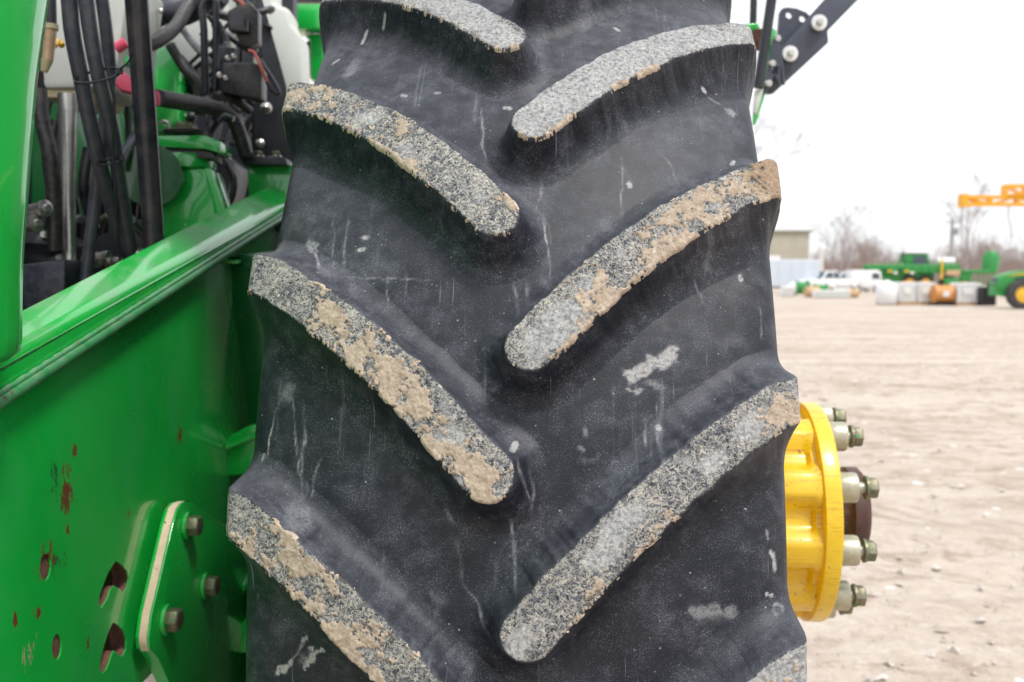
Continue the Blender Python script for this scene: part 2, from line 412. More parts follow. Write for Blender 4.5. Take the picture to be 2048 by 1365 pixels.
    def build(s, name, m, parent=None, bevel=0, kind=None, autosmooth=True):
        me = bpy.data.meshes.new(name); me.from_pydata(s.v, [], s.f); me.validate()
        if len(me.polygons) == len(s.sm): me.polygons.foreach_set('use_smooth', s.sm)
        import bmesh
        bm = bmesh.new(); bm.from_mesh(me); bmesh.ops.recalc_face_normals(bm, faces=bm.faces)
        if bevel:
            es = [e for e in bm.edges if len(e.link_faces) == 2 and e.calc_face_angle(0) > .5]
            bmesh.ops.bevel(bm, geom=es, offset=bevel, segments=2, affect='EDGES', profile=.5)
            for f in bm.faces: f.smooth = True
        for e in bm.edges:
            if len(e.link_faces) == 2 and e.calc_face_angle(0) > (.7 if bevel else .9): e.smooth = False
        bm.to_mesh(me); bm.free()
        me.materials.append(M[m] if isinstance(m, str) else m)
        o = bpy.data.objects.new(name, me); col.objects.link(o)
        if parent is not None: o.parent = parent; o.matrix_parent_inverse = parent.matrix_world.inverted()
        if kind: o['kind'] = kind
        return o
def tag(o, label=None, cat=None, group=None, kind=None):
    for k, v in (('label', label), ('category', cat), ('group', group), ('kind', kind)):
        if v: o[k] = v
    return o
def empty(name, loc=(0, 0, 0), **k):
    o = bpy.data.objects.new(name, None); col.objects.link(o); o.location = loc; o.empty_display_size = .1
    bpy.context.view_layer.update()
    return tag(o, **k)
def copy_tree(o, parent=None):
    c = o.copy(); col.objects.link(c)
    if parent is not None: c.parent = parent
    for ch in list(o.children): copy_tree(ch, c)
    return c
def hexbolt(c, axis, r, h, washer=True):
    """hexagon head on a washer: (washer mesh, head mesh)"""
    a = Vector(axis).normalized(); c = Vector(c); wsh = MB(); hd = MB()
    if washer: wsh.lathe([(0, 0), (0, r*1.28), (r*.3, r*1.28), (r*.3, 0)], c, a, 24, smooth=False)
    b = c + a*(r*.3 if washer else 0)
    hd.lathe([(0, r*.93), (0, r), (h*.8, r), (h, r*.86), (h*1.0, 0)], b, a, 6, smooth=False)
    return wsh, hd

# ------------------------------------------------------------------ numeric noise for the tyre's relief
def hash2(ix, iy, seed):
    h = (ix.astype(np.int64)*374761393 + iy.astype(np.int64)*668265263 + seed*974634777) & 0xffffffff
    h = ((h ^ (h >> 13))*1274126177) & 0xffffffff
    return ((h ^ (h >> 16)) & 0xffff)/65535.0
def vnoise(x, y, seed=0):
    ix = np.floor(x); iy = np.floor(y); fx = x - ix; fy = y - iy
    fx = fx*fx*(3 - 2*fx); fy = fy*fy*(3 - 2*fy); ix = ix.astype(np.int64); iy = iy.astype(np.int64)
    a = hash2(ix, iy, seed); b = hash2(ix+1, iy, seed); c = hash2(ix, iy+1, seed); d = hash2(ix+1, iy+1, seed)
    return (a*(1-fx) + b*fx)*(1-fy) + (c*(1-fx) + d*fx)*fy
def fbm(x, y, scale, octv=4, rough=.55, seed=0):
    t = 0; a = 1; n = 0
    for i in range(octv):
        t = t + a*vnoise(x*scale*2**i + 17.3*i, y*scale*2**i + 5.1*i, seed + i); n += a; a *= rough
    return t/n
def sstep(x, a, b):
    t = np.clip((x - a)/(b - a), 0, 1); return t*t*(3 - 2*t)

# ------------------------------------------------------------------ tyre geometry
def curve(points, n=900):
    """rounded curve through control points (Chaikin), returned against arc length"""
    p = np.array(points, float)
    for _ in range(4):
        q = [p[0]]
        for a, b in zip(p, p[1:]): q += [a*.75 + b*.25, a*.25 + b*.75]
        q.append(p[-1]); p = np.array(q)
    L = np.concatenate([[0], np.cumsum(np.hypot(*np.diff(p, axis=0).T))])
    return p, L
def crown(x, r): return r - .70*x*x
bx = np.linspace(0, .195, 14)
BASE = [(x, crown(x, .9235)) for x in bx] + [(.226, .889), (.2490, .874), (.2560, .838), (.2565, .79), (.254, .74), (.244, .68), (.224, .61), (.205, .58)]
tx = np.linspace(0, .243, 16)
TOP = [(x, .965 - .7286*x*x) for x in tx] + [(.2535, .9185), (.2585, .907), (.2610, .885), (.2620, .86), (.2605, .83), (.2575, .79), (.256, .76)]
Bp, BL = curve(BASE); Tp, TL = curve(TOP)
# q: shared coordinate, about the lateral distance on the lug face
def along(p, L, s):
    return np.interp(s, L, p[:, 0]), np.interp(s, L, p[:, 1])
Tq = Tp[:, 0].copy()
QE = .258
kk = int(np.argmax(Tp[:, 1] < .9075))
Tq[kk:] = Tq[kk-1] + (TL[kk:] - TL[kk-1])
def top_xr(q): return np.interp(q, Tq, Tp[:, 0]), np.interp(q, Tq, Tp[:, 1])
# base arc length that belongs to q: equal radius where the two meet on the sidewall
r790 = np.interp(.80, Tp[::-1, 1], Tq[::-1])
b790 = np.interp(.80, Bp[::-1, 1], BL[::-1])
b_shoulder = np.interp(.862, Bp[::-1, 1], BL[::-1])
BQ = np.array([0, .10, .20, QE, r790, r790 + .25]); BS = np.array([0, .100, .205, b_shoulder - .012, b790, b790 + .25])
def base_xr(q):
    s = np.interp(q, BQ, BS); return along(Bp, BL, s)
DL = 2*PI/25; OR, OL = .6998, .8348
CU = [-.2482, -1.065, 1.1631, -.0567]; CL = [3.4281, -2.5484, 1.4682, -.1404]
RM = .945

# marks on the carcass, in (lateral, arc) coordinates taken from the photo
def to_sv(px, py, r=.915):
    d = ray(px, py); o = CAM - np.array([0, 0, AX])
    for _ in range(20):
        rr = r if _ == 0 else crown(X, .9235)
        a = d[1]**2 + d[2]**2; b = o[1]*d[1] + o[2]*d[2]; c = o[1]**2 + o[2]**2 - rr*rr
        t = (-b - math.sqrt(max(b*b - a*c, 0)))/a; X = min(abs(o[0] + t*d[0]), .235)
    Pq = o + t*d
    return Pq[0], math.atan2(Pq[2], -Pq[1])*RM
MARKS = []       # segments: (s0,v0,s1,v1,radius,strength)
def mark(x0, y0, x1, y1, r, k):
    a = to_sv(x0, y0); b = to_sv(x1, y1); MARKS.append((*a, *b, r/1000, k))
for a in [  # irregular dried splash
    (1262, 750, 1290, 738, 7, .8), (1290, 738, 1300, 720, 6, .75), (1300, 722, 1325, 728, 6, .8), (1325, 728, 1340, 705, 7, .8), (1258, 778, 1272, 784, 4, .5), (1300, 768, 1320, 775, 5, .35),
    (1385, 1226, 1462, 1222, 6, .38), (1400, 1230, 1450, 1226, 8, .22), (1444, 688, 1475, 682, 7, .18), (1165, 920, 1190, 918, 4, .2),
    (1293, 830, 1294, 900, 1.6, .35), (1315, 800, 1318, 900, 2.0, .35), (1316, 855, 1317, 858, 3.2, .9),
    (1240, 310, 1243, 440, 1.6, .35), (1258, 368, 1260, 374, 3, .9), (1243, 330, 1260, 372, 3.5, .16), (1320, 300, 1360, 375, 1.8, .3),
    (1328, 280, 1325, 260, 8, .12), (1172, 60, 1168, 20, 8, .2), (1165, 70, 1150, 90, 7, .16), (1230, 56, 1238, 62, 2, .9),
    (1405, 190, 1408, 192, 3, .8), (1460, 222, 1466, 232, 6, .42), (1463, 333, 1467, 325, 2.6, .8), (1418, 200, 1440, 210, 2, .3),
    (590, 770, 610, 1000, 1.6, .35), (575, 790, 582, 780, 8, .3), (612, 800, 612, 990, 2.0, .32), (650, 910, 620, 1000, 2.0, .3), (608, 1030, 614, 1040, 12, .28), (545, 820, 525, 930, 1.8, .55),
    (630, 500, 640, 555, 2.6, .4), (622, 485, 632, 500, 5, .4), (700, 430, 690, 560, 1.8, .35), (640, 556, 870, 562, 1.5, .35), (660, 545, 780, 550, 12, .16), (780, 540, 775, 620, 2, .3), (810, 540, 812, 600, 2, .22),
    (670, 420, 672, 560, 1.4, .25), (730, 475, 736, 475, 3, .7), (722, 500, 730, 498, 3, .7), (700, 150, 715, 125, 8, .3), (735, 80, 725, 90, 3, .8), (662, 130, 675, 122, 3.5, .6), (720, 130, 760, 133, 14, .13),
    (740, 180, 800, 205, 2, .3), (770, 80, 775, 76, 2.4, .7), (960, 200, 968, 330, 2, .35), (1010, 216, 1020, 218, 3, .9), (805, 190, 812, 192, 3, .6), (870, 186, 878, 186, 3, .5),
    (1082, 360, 1072, 430, 2.2, .3), (1088, 420, 1098, 560, 2.0, .4), (1075, 400, 1040, 380, 14, .15), (1030, 560, 1036, 640, 3, .3), (1050, 560, 1052, 600, 2.6, .25), (1090, 560, 1098, 580, 5, .2),
    (1028, 905, 1032, 890, 3.5, .75), (1040, 920, 1060, 1010, 2.2, .3), (1062, 940, 1068, 1030, 2.0, .25), (1026, 1180, 1024, 1040, 2.6, .42), (1060, 1080, 1000, 1130, 2.2, .2), (1005, 1080, 985, 1180, 1.5, .2),
    (912, 1070, 925, 1160, 2.2, .3), (925, 1160, 985, 1270, 2.0, .3), (870, 1195, 880, 1205, 6, .22), (895, 1010, 905, 1050, 3, .2), (780, 700, 782, 760, 2.0, .25), (800, 720, 805, 790, 2.0, .18),
    (640, 1300, 620, 1330, 4, .8), (620, 1265, 585, 1330, 2.2, .4), (586, 1330, 560, 1348, 4, .8), (612, 1318, 625, 1322, 5, .25), (1380, 1180, 1340, 1120, 1.8, .16), (1560, 1110, 1564, 1140, 3, .7),
    (1485, 870, 1500, 905, 1.6, .3), (1540, 1060, 1545, 1078, 2, .5), (1552, 1105, 1556, 1112, 2.6, .85), (1540, 1188, 1543, 1192, 2.6, .85), (1552, 1215, 1560, 1214, 4, .4), (1530, 610, 1536, 680, 2, .45), (1480, 555, 1482, 560, 3.5, .7),
    (1170, 860, 1172, 870, 3, .35), (1160, 895, 1166, 900, 3, .35), (1385, 560, 1400, 610, 2.2, .25), (1420, 500, 1410, 540, 4, .2), (1210, 450, 1215, 455, 6, .2), (1090, 130, 1085, 250, 3, .2), (1075, 60, 1070, 180, 12, .14)]:
    mark(*a)
def marks_at(s, v):
    out = np.zeros_like(s)
    wx = s + (fbm(s, v, 140, 3, seed=91) - .5)*.012; wy = v + (fbm(s, v, 140, 3, seed=92) - .5)*.012
    for (s0, v0, s1, v1, r, k) in MARKS:
        m = (s > min(s0, s1) - r*2 - .01) & (s < max(s0, s1) + r*2 + .01) & (v > min(v0, v1) - r*2 - .01) & (v < max(v0, v1) + r*2 + .01)
        if not m.any(): continue
        big = r > .0035
        X = (wx if big else s)[m]; Y = (wy if big else v)[m]
        dx, dy = s1 - s0, v1 - v0; L = dx*dx + dy*dy + 1e-12
        t = np.clip(((X - s0)*dx + (Y - v0)*dy)/L, 0, 1)
        d = np.hypot(X - s0 - t*dx, Y - v0 - t*dy)
        if not big and L > 2e-4:
            d = np.hypot(X + (vnoise(Y*60, Y*0 + k*99, 5) - .5)*.006 - s0 - t*dx, Y - v0 - t*dy)
            rr_ = r*(.55 + .7*vnoise(Y*90, X*0 + k*31, 8)); kk_ = k*sstep(t, -.1, .25)*(1.15 - sstep(t, .75, 1.1))*(.45 + .9*vnoise(Y*140, Y*0 + 7, 3))
            out[m] = np.maximum(out[m], kk_*(1 - sstep(d, rr_*.3, rr_*1.2))); continue
        out[m] = np.maximum(out[m], k*(1 - sstep(d, r*.45, r*(1.15 if r < .005 else 1.5))))
    return out

def np_mesh(name, co, faces, attrs, m, parent, tc):
    me = bpy.data.meshes.new(name)
    me.vertices.add(len(co)); me.vertices.foreach_set('co', co.astype(np.float32).ravel())
    nf = len(faces); me.loops.add(nf*4); me.loops.foreach_set('vertex_index', faces.astype(np.int32).ravel())
    me.polygons.add(nf); me.polygons.foreach_set('loop_start', np.arange(0, nf*4, 4, dtype=np.int32))
    me.polygons.foreach_set('use_smooth', np.ones(nf, bool))
    me.update(calc_edges=True)
    for k, v in attrs.items():
        a = me.attributes.new(k, 'FLOAT', 'POINT'); a.data.foreach_set('value', v.astype(np.float32).ravel())
    a = me.attributes.new('tc', 'FLOAT_VECTOR', 'POINT'); a.data.foreach_set('vector', tc.astype(np.float32).ravel())
    me.materials.append(m)
    o = bpy.data.objects.new(name, me); col.objects.link(o); o.parent = parent
    return o

machine = empty('tractor', (0, 0, 0), label='green tractor standing close by with a big muddy lugged tyre filling the picture', cat='tractor')
wheel = bpy.data.objects.new('front_wheel', None); col.objects.link(wheel); wheel.parent = machine; wheel.location = (0, 0, AX)

# carcass
def carcass(th0, th1, nth, qs, name):
    th = np.linspace(th0, th1, nth); S, T = np.meshgrid(qs, th, indexing='ij')
    x, r = base_xr(np.abs(S)); x = x*np.sign(S)
    z = np.zeros_like(S)
    # a mould line and slight unevenness
    r = r + (fbm(S, T*RM, 22, 3, seed=4) - .5)*.0016
    co = np.stack([x, -r*np.cos(T), r*np.sin(T)], -1)
    V = T*RM
    at = {'d': z + 1, 'mud': z, 'marks': marks_at(S.ravel(), V.ravel()).reshape(S.shape) if nth > 600 else z, 'cover': z, 'brown': z}
    ni, nj = S.shape; I = np.arange(ni*nj).reshape(ni, nj)
    f = np.stack([I[:-1, :-1], I[:-1, 1:], I[1:, 1:], I[1:, :-1]], -1).reshape(-1, 4)
    return np_mesh(name, co.reshape(-1, 3), f, at, M['rubber'], wheel, np.stack([S, V, z], -1).reshape(-1, 3))
qmax = r790 + .20
qs = np.concatenate([np.linspace(-qmax, -.29, 50)[:-1], np.linspace(-.29, .29, 290), np.linspace(.29, qmax, 50)[1:]])
carcass(-.72, 1.62, 1000, qs, 'tyre')
qs2 = np.concatenate([np.linspace(-qmax, -.2, 24)[:-1], np.linspace(-.2, .2, 11), np.linspace(.2, qmax, 24)[1:]])
bk = carcass(1.62, 2*PI - .72, 130, qs2, 'tyre_carcass'); bk.name = 'tyre'

# lugs: section of a bar, from its flat face down a steep flank into a fillet
PD = np.linspace(-.03, .09, 1201)
def prof_table(dw, fil, drop):
    raw = np.where(PD < 0, 1, np.where(PD < dw, 1 - drop*PD/dw, (1 - drop)*(1 - np.clip((PD - dw)/fil, 0, 1))**3))
    def sm(a, sig):
        k_ = np.arange(-120, 121)*.0001; g = np.exp(-.5*(k_/sig)**2); g /= g.sum(); return np.convolve(np.pad(a, 120, mode='edge'), g, 'valid')
    w_ = sstep(PD, dw*.35, dw*1.0); p = sm(raw, .0011)*(1 - w_) + sm(raw, .0032)*w_
    lim = dw + fil; return p*(1 - sstep(PD, lim - .008, lim))
PT0, PT1 = prof_table(.0085, .0285, .70), prof_table(.0150, .036, .62)
def PROF(d, ex):
    return np.interp(d, PD, PT0)*(1 - ex) + np.interp(d, PD, PT1)*ex
def lug(side, theta0, seed, blobs=(), cover=(), da=.0011, fine=True, edge=.12, light=0.0, brown=()):
    qq = np.linspace(-.02, r790 + .03, 900)
    qc = np.clip(qq, -.02, .262)
    tu = np.polyval(CU, qc); tl = np.polyval(CL, qc)
    q6 = np.maximum(qc, .055); tu = np.polyval(CU, q6) + np.minimum(qc - .055, 0)*1.116; tl = np.polyval(CL, q6) + np.minimum(qc - .055, 0)*1.116
    cen = .5*(tu + tl)*RM; vert = (tu - tl)*RM
    sl = np.gradient(cen, qq); sl = np.where(qq > .262, 0, sl)
    # beyond the shoulder the bar runs straight down the sidewall
    w_ = sstep(qq, .225, .285); slope = sl*(1 - w_) + .05*w_
    cen = cen[0] + np.concatenate([[0], np.cumsum(.5*(slope[1:] + slope[:-1])*np.diff(qq))])
    hw = .5*vert*np.cos(np.arctan(sl)); hwm = np.interp(.24, qq, hw)
    hw = np.where(qq > .24, hwm, hw); hw = np.clip(hw, .020, .06)
    L = np.concatenate([[0], np.cumsum(np.hypot(np.diff(qq), np.diff(cen)))])
    i0 = int(np.argmax(qq > -.0057)); a0 = L[i0]
    arc = np.arange(a0 - .05, L[-1], da if fine else .004)
    f = lambda y: np.interp(arc, L, y)
    cq, cv, ch, cs = f(qq), f(cen), f(hw), f(slope)
    # extend straight before the nose
    neg = arc < 0
    n0 = np.array([1, slope[0]])/math.hypot(1, slope[0])
    cq = np.where(neg, qq[0] + arc*n0[0], cq); cv = np.where(neg, cen[0] + arc*n0[1], cv)
    tq = 1/np.sqrt(1 + cs*cs); tv = cs*tq
    ext = 1 + 1.0*sstep(cq, .10, .26)
    db = .0011 if fine else .004
    nb = int(2*(.031 + .066)/db)
    tb = np.linspace(-1, 1, nb)
    A, B = np.meshgrid(arc, tb, indexing='ij')
    W = ch[:, None]; FL = (.038 + .014*sstep(cq, .06, .24))[:, None]
    B = B*(W + FL + .004)
    rw = np.interp(a0 + .03, arc, ch)
    wav = (fbm(A + seed*3.1, A*0 + np.sign(B)*5, 60, 3, seed=seed) - .5)*.004 if fine else 0
    d = np.abs(B) - W
    an = float(np.interp(rw - .0057, cq, arc))
    nose = A < an
    d = np.where(nose, np.hypot(A - an, B) - rw, d) + wav
    ex = sstep(cq, .10, .26)[:, None]
    eta = PROF(d, ex)
    e = .0026
    q = cq[:, None] - tv[:, None]*B; v = cv[:, None] + tq[:, None]*B
    qa = np.abs(q)
    bx_, br_ = base_xr(qa); tx_, tr_ = top_xr(qa)
    x = bx_ + eta*(tx_ - bx_); r = br_ + eta*(tr_ - br_)
    # outward normal of the lug face, for the mud's thickness
    inside = d < .004
    sgn = side
    s = sgn*np.where(q >= 0, x, -x) ; V = v + theta0*RM
    N1 = fbm(s + seed*.37, V, 60, 4, .65, seed=seed) ; N2 = fbm(s + seed*.37, V, 260, 3, .75, seed=seed + 40); N3 = fbm(s, V, 420, 3, .7, seed=seed + 60)
    t = (A - a0)/(np.interp(.258, cq, arc) - a0)          # 0 nose .. 1 outer end
    b = -B/np.maximum(W, .01)                             # +1 lower edge, -1 upper edge
    fld = np.full_like(A, -1.0); br = np.zeros_like(A)
    for (bt, bb, rt, rb, st_) in blobs:
        dd = np.hypot((t - bt)/rt, (b - bb)/rb); fld = np.maximum(fld, st_*(1 - dd*.75))
    for (bt, bb, rt, rb, st_) in brown:
        dd = np.hypot((t - bt)/rt, (b - bb)/rb); fld = np.maximum(fld, st_*(1 - dd*.75)); br = np.maximum(br, sstep(1.2 - dd, 0, .5)*.75)
    m_ = fld*.62 - .16 + (N1 - .5)*1.9 + (N2 - .5)*.9
    ed = (1 - sstep(np.abs(d + .0005), .0012, .0045))*(b > 0)     # crumbs on the lower edge
    m_ = np.maximum(m_, ed*((N2 - .5)*1.3 + (fbm(A, A*0 + 3, 25, 3, seed=seed + 9) - .5)*1.8 - .24 + edge))
    sp = sstep(N2 + .35*N1, .92, .99)*.35
    mudf = sstep(m_, .02, .10)*(d < .0035)
    mudf = np.maximum(mudf, sp*(d < 0))
    mudf = mudf*(1 - sstep(d, .0002, .0022))
    cv_ = np.zeros_like(A) + light
    for (bt, bb, rt, rb, st_) in cover:
        dd = np.hypot((t - bt)/rt, (b - bb)/rb); cv_ = cv_ + st_*(1 - sstep(dd, .3, 1.25))
    N4 = fbm(s, V, 90, 3, .6, seed=seed + 80)
    thick = mudf*(.0003 + .0013*N4 + .0012*(N2 - .4) + .0014*(N3 - .4)) + (d < 0)*.0004*(N2 - .5) if fine else 0*mudf
    thick = thick + br*mudf*.004*N2
    thick = thick + ed*mudf*.0008*N3
    up = eta > .5
    r = r + thick*up
    # crumbs hang over the lower edge
    v2 = v - np.where((b > 0) & (np.abs(d) < .002), thick*.4, 0)
    r = np.where(eta <= 0, br_ - .0012, r + (1 - sstep(eta, 0, .05))*-.0006)
    r = r + (fbm(s, V, 22, 3, seed=4) - .5)*.0016
    T = v2/RM
    co = np.stack([sgn*np.where(q >= 0, x, -x), -r*np.cos(T), r*np.sin(T)], -1)
    mk = marks_at(s.ravel(), V.ravel()).reshape(s.shape) if fine else 0*s
    at = {'d': d, 'mud': mudf, 'marks': mk*(d > 0), 'cover': cv_, 'brown': br}
    ni, nj = A.shape; I = np.arange(ni*nj).reshape(ni, nj)
    fc = np.stack([I[:-1, :-1], I[:-1, 1:], I[1:, 1:], I[1:, :-1]], -1).reshape(-1, 4)
    ef = eta.ravel()[fc].max(1) > 0
    fc = fc[ef]
    if sgn > 0: fc = fc[:, ::-1]
    o = np_mesh('tread_lug', co.reshape(-1, 3), fc, at, M['rubber'], wheel, np.stack([s, V, eta*.045 + 0*s], -1).reshape(-1, 3))
    o.rotation_euler.x = -theta0
    return o
R_SPEC = {  # index from the topmost right lug: mud clumps (t along from nose, b across, size t, size b, strength)
    0: dict(seed=3, blobs=[(.03, .75, .05, .5, .55)], cover=[(.35, 0, .5, 1.4, .30), (.85, .2, .3, 1.2, .14), (.12, .1, .10, .8, .25)], light=.08, edge=.05),
    1: dict(seed=5, blobs=[(.66, .1, .09, .9, .75), (.52, .75, .10, .5, .7), (.58, .9, .06, .4, .6), (.32, .1, .05, .5, .5), (.28, .8, .07, .5, .55), (.74, .8, .06, .4, .6), (.84, -.2, .05, .5, .4)], brown=[(.985, -.1, .10, 1.5, 1.15)],
            cover=[(.18, .2, .14, .8, .32), (.30, -.1, .06, .6, .22), (.60, .5, .05, .35, .35), (.75, .1, .05, .4, .2)], edge=.12),
    2: dict(seed=9, blobs=[(.93, .3, .05, .6, .75), (.50, .75, .03, .3, .5), (.30, .85, .03, .3, .5), (.12, .8, .04, .3, .4)],
            cover=[(.45, -.25, .10, .6, .36), (.35, .1, .06, .5, .25), (.70, .3, .05, .5, .34), (.84, 0, .07, .6, .34), (.07, 0, .05, .5, .25)], edge=.0),
    3: dict(seed=12, blobs=[(.90, -.2, .04, .4, .6)], cover=[(.85, 0, .3, 1.4, .40)], light=.1, edge=0)}
L_SPEC = {
    0: dict(seed=21, blobs=[], cover=[(.3, -.1, .35, .9, .30), (.1, .2, .1, .8, .2)], light=.10, edge=.12),
    1: dict(seed=25, blobs=[(.93, .1, .08, .9, .42), (.80, -.1, .05, .5, .45), (.74, .6, .05, .4, .42), (.55, .3, .04, .4, .45), (.50, -.1, .03, .3, .4), (.10, -.85, .03, .24, .85), (.36, .95, .03, .3, .7)],
            cover=[(.42, .3, .08, .5, .22), (.62, -.1, .05, .4, .15), (.22, 0, .1, .6, .1)], edge=.20),
    2: dict(seed=27, blobs=[(.47, .25, .17, .85, 1.05), (.36, .2, .10, .6, .9), (.10, .35, .10, .65, 1.0), (.60, .1, .08, .6, .75), (.68, -.1, .05, .4, .5), (.76, -.9, .03, .25, .8), (.25, .85, .04, .3, .8)],
            cover=[(.22, .1, .05, .6, .4)], edge=.12),
    3: dict(seed=33, blobs=[(.72, -.2, .09, .5, .8), (.66, .6, .07, .5, .8), (.56, .85, .07, .5, .95), (.50, -.5, .05, .4, .55), (.30, .8, .10, .45, .95), (.20, -.2, .06, .4, .5), (.80, -.6, .05, .3, .7), (.88, .9, .06, .3, .5)],
            cover=[(.45, 0, .06, .5, .12)], edge=.22)}
for k in range(4):
    lug(1, OR - k*DL, **R_SPEC[k])
    lug(-1, OL - k*DL, **L_SPEC[k])
lug(1, OR + DL, 41, cover=[(.5, 0, .6, 1.2, .25)], light=.1)
lug(-1, OL + DL, 43, cover=[(.5, 0, .6, 1.2, .25)], light=.1)
protoR = lug(1, OR - 4*DL, 51, fine=False); protoL = lug(-1, OL - 4*DL, 53, fine=False)
for k in range(5, 24):
    for pr, off in ((protoR, OR), (protoL, OL)):
        c = pr.copy(); col.objects.link(c); c.rotation_euler.x = -(off - k*DL)

def wpart(mb, name, m, **k):
    o = mb.build(name, m, None, **k); o.data.transform(Matrix.Translation((0, 0, -AX))); o.parent = wheel; return o
# rim and the dish seen in the tyre's opening
rim = MB().lathe([(-.205, .60), (-.215, .585), (-.19, .575), (-.15, .55), (-.10, .51), (.10, .51), (.15, .55), (.19, .575), (.215, .585), (.205, .60)], (0, 0, AX), (1, 0, 0), 72)
wpart(rim, 'wheel_rim', 'yellow')
disc = MB().lathe([(.045, .51), (.05, .45), (.10, .38), (.13, .30), (.13, .20), (.13, .05), (.12, .05), (.12, .20), (.12, .30), (.09, .38), (.035, .45), (.035, .51)], (0, 0, AX), (1, 0, 0), 72)
wpart(disc, 'wheel_disc', 'yellow')

inn = MB().lathe([(-.19, .57), (-.17, .54), (-.165, .40), (-.20, .26), (-.215, .24), (-.215, 0)], (0, 0, AX), (1, 0, 0), 64)
wpart(inn, 'unseen_dark_dish', 'black')  # added dark dish, out of view, darkens what the green plate reflects
# hub: drum, lobed casting, thick flange, studs with sleeves
FX0, FX1 = .4525, .4815
NB = 10; PH0 = math.radians(-10); HZ = AX + .006
drum = MB().lathe([(.13, .150), (.20, .160), (.30, .172), (.36, .176), (.385, .182), (.39, .10)], (0, 0, HZ), (1, 0, 0), 96)
wpart(drum, 'hub_drum', 'yellow')
def lobef(h, r, t):
    a = (t - PI + PH0)*NB/(2*PI); f = a - math.floor(a); f = min(f, 1 - f)*2       # 0 on a stud, 1 between
    return r - .026*sstep(np.array(f), .25, .85)*min(1, max(0, (h - .372)/.012))*(1 if h < FX0 - .012 else .55)
lob = MB().lathe([(.372, .150), (.374, .170), (.378, .1765), (.384, .180), (.392, .182), (.400, .183), (.415, .1835), (.430, .1835), (.438, .183), (.444, .183), (FX0, .184)], (0, 0, HZ), (1, 0, 0), 240, lobef)
wpart(lob, 'lobed_casting', 'yellow')
fl = MB().lathe([(FX0, .02), (FX0, .184), (FX0 + .003, .1885), (FX1 - .004, .1895), (FX1, .188), (FX1, .02)], (0, 0, HZ), (1, 0, 0), 128)
wpart(fl, 'wheel_flange', 'yellow')
cap = MB().lathe([(FX1, .068), (.50, .068), (.52, .066), (.528, .068), (.532, .076), (.552, .076), (.560, .068), (.562, .06), (.5625, 0)], (0, 0, HZ), (1, 0, 0), 64,
                 lambda h, r, t: r - (.0035 if (math.cos(t*24) > .2 and h < .525) else 0))
wpart(cap, 'hub_cap', 'brown')
for i in range(NB):
    a = PH0 + 2*PI*i/NB; c = Vector((FX1, -math.cos(a)*.161, HZ + math.sin(a)*.161))
    sl = MB().lathe([(0, .0), (0, .0235), (.002, .0245), (.026, .0245), (.029, .0235), (.0292, .014), (.029, 0)], c, (1, 0, 0), 32)
    wpart(sl, 'stud_sleeve', 'zinc')
    gap = (.013, .018, .012, .010, .018, .012, .014, .013, .016, .012)[i]
    sh = MB().lathe([(.027, .009), (.027 + gap + .004, .009)], c, (1, 0, 0), 20)
    wpart(sh, 'stud', 'zinc')
    wsh = MB().lathe([(.0292 + gap - .004, 0), (.0292 + gap - .004, .019), (.0292 + gap, .019), (.0292 + gap, 0)], c + Vector((0, .001*(i % 3), 0)), (1, 0, 0), 24, smooth=False)
    wpart(wsh, 'washer', 'bolt')
    hd = MB(); b0 = .0292 + gap + .0005
    R_ = Matrix.Rotation(random.uniform(0, 1), 3, 'X')
    hd.lathe([(b0, .0), (b0, .0175), (b0 + .012, .0175), (b0 + .0145, .0155), (b0 + .0145, 0)], c, (1, 0, 0), 6, smooth=False)
    wpart(hd, 'hex_bolt', 'bolt', bevel=.0006)

# ------------------------------------------------------------------ the tractor's frame
def mp(mb, name, m, **k): return mb.build(name, m, machine, **k)
a0_, a1_ = P(0, 784, x=-.55), P(564, 426, x=-.55)
b0_, b1_ = P(53, 685, x=-.553), P(568, 407, x=-.553)
c0_, c1_ = P(53, 618, x=-.60), P(457, 414, x=-.60)
def ext(p, q, ya, yb):
    f = lambda y: Vector(p + (q - p)*((y - p[1])/(q[1] - p[1])))
    return f(ya), f(yb)
Y0, Y1 = -1.25, .75
A0, A1 = ext(a0_, a1_, Y0, Y1); B0, B1 = ext(b0_, b1_, Y0, Y1); C0, C1 = ext(c0_, c1_, Y0, Y1)
def sweep2(prof0, prof1, name, m, n=1, **k):
    mb = MB(); n = len(prof0)
    mb.add(list(prof0) + list(prof1), [(i, i+1, n+i+1, n+i) for i in range(n-1)] , False)
    return mp(mb, name, m, **k)
def beam_profile(A, B, C):
    out = []
    inn = Vector((-.30, 0, .03)) + C
    pts = [A + Vector((0, 0, -.002)), A, A + (B - A)*.55]
    e1 = (B - A).normalized(); e2 = (C - B).normalized()
    for i in range(7):       # rolled corner
        t = i/6; r = .012; p0 = B - e1*r; p1 = B; p2 = B + e2*r
        pts.append(p0*(1-t)**2 + 2*p1*t*(1-t) + p2*t*t)
    pts += [C - e2*.004, C, C + Vector((-.002, 0, -.006)), C + Vector((-.002, 0, -.10)), A + Vector((-.06, 0, -.01))]
    return pts
p0_, p1_ = beam_profile(A0, B0, C0), beam_profile(A1, B1, C1)
mb = MB(); n = len(p0_)
mb.add(p0_ + p1_, [(i, (i+1) % n, n + (i+1) % n, n + i) for i in range(n)], True)
mp(mb, 'frame_beam', 'green')
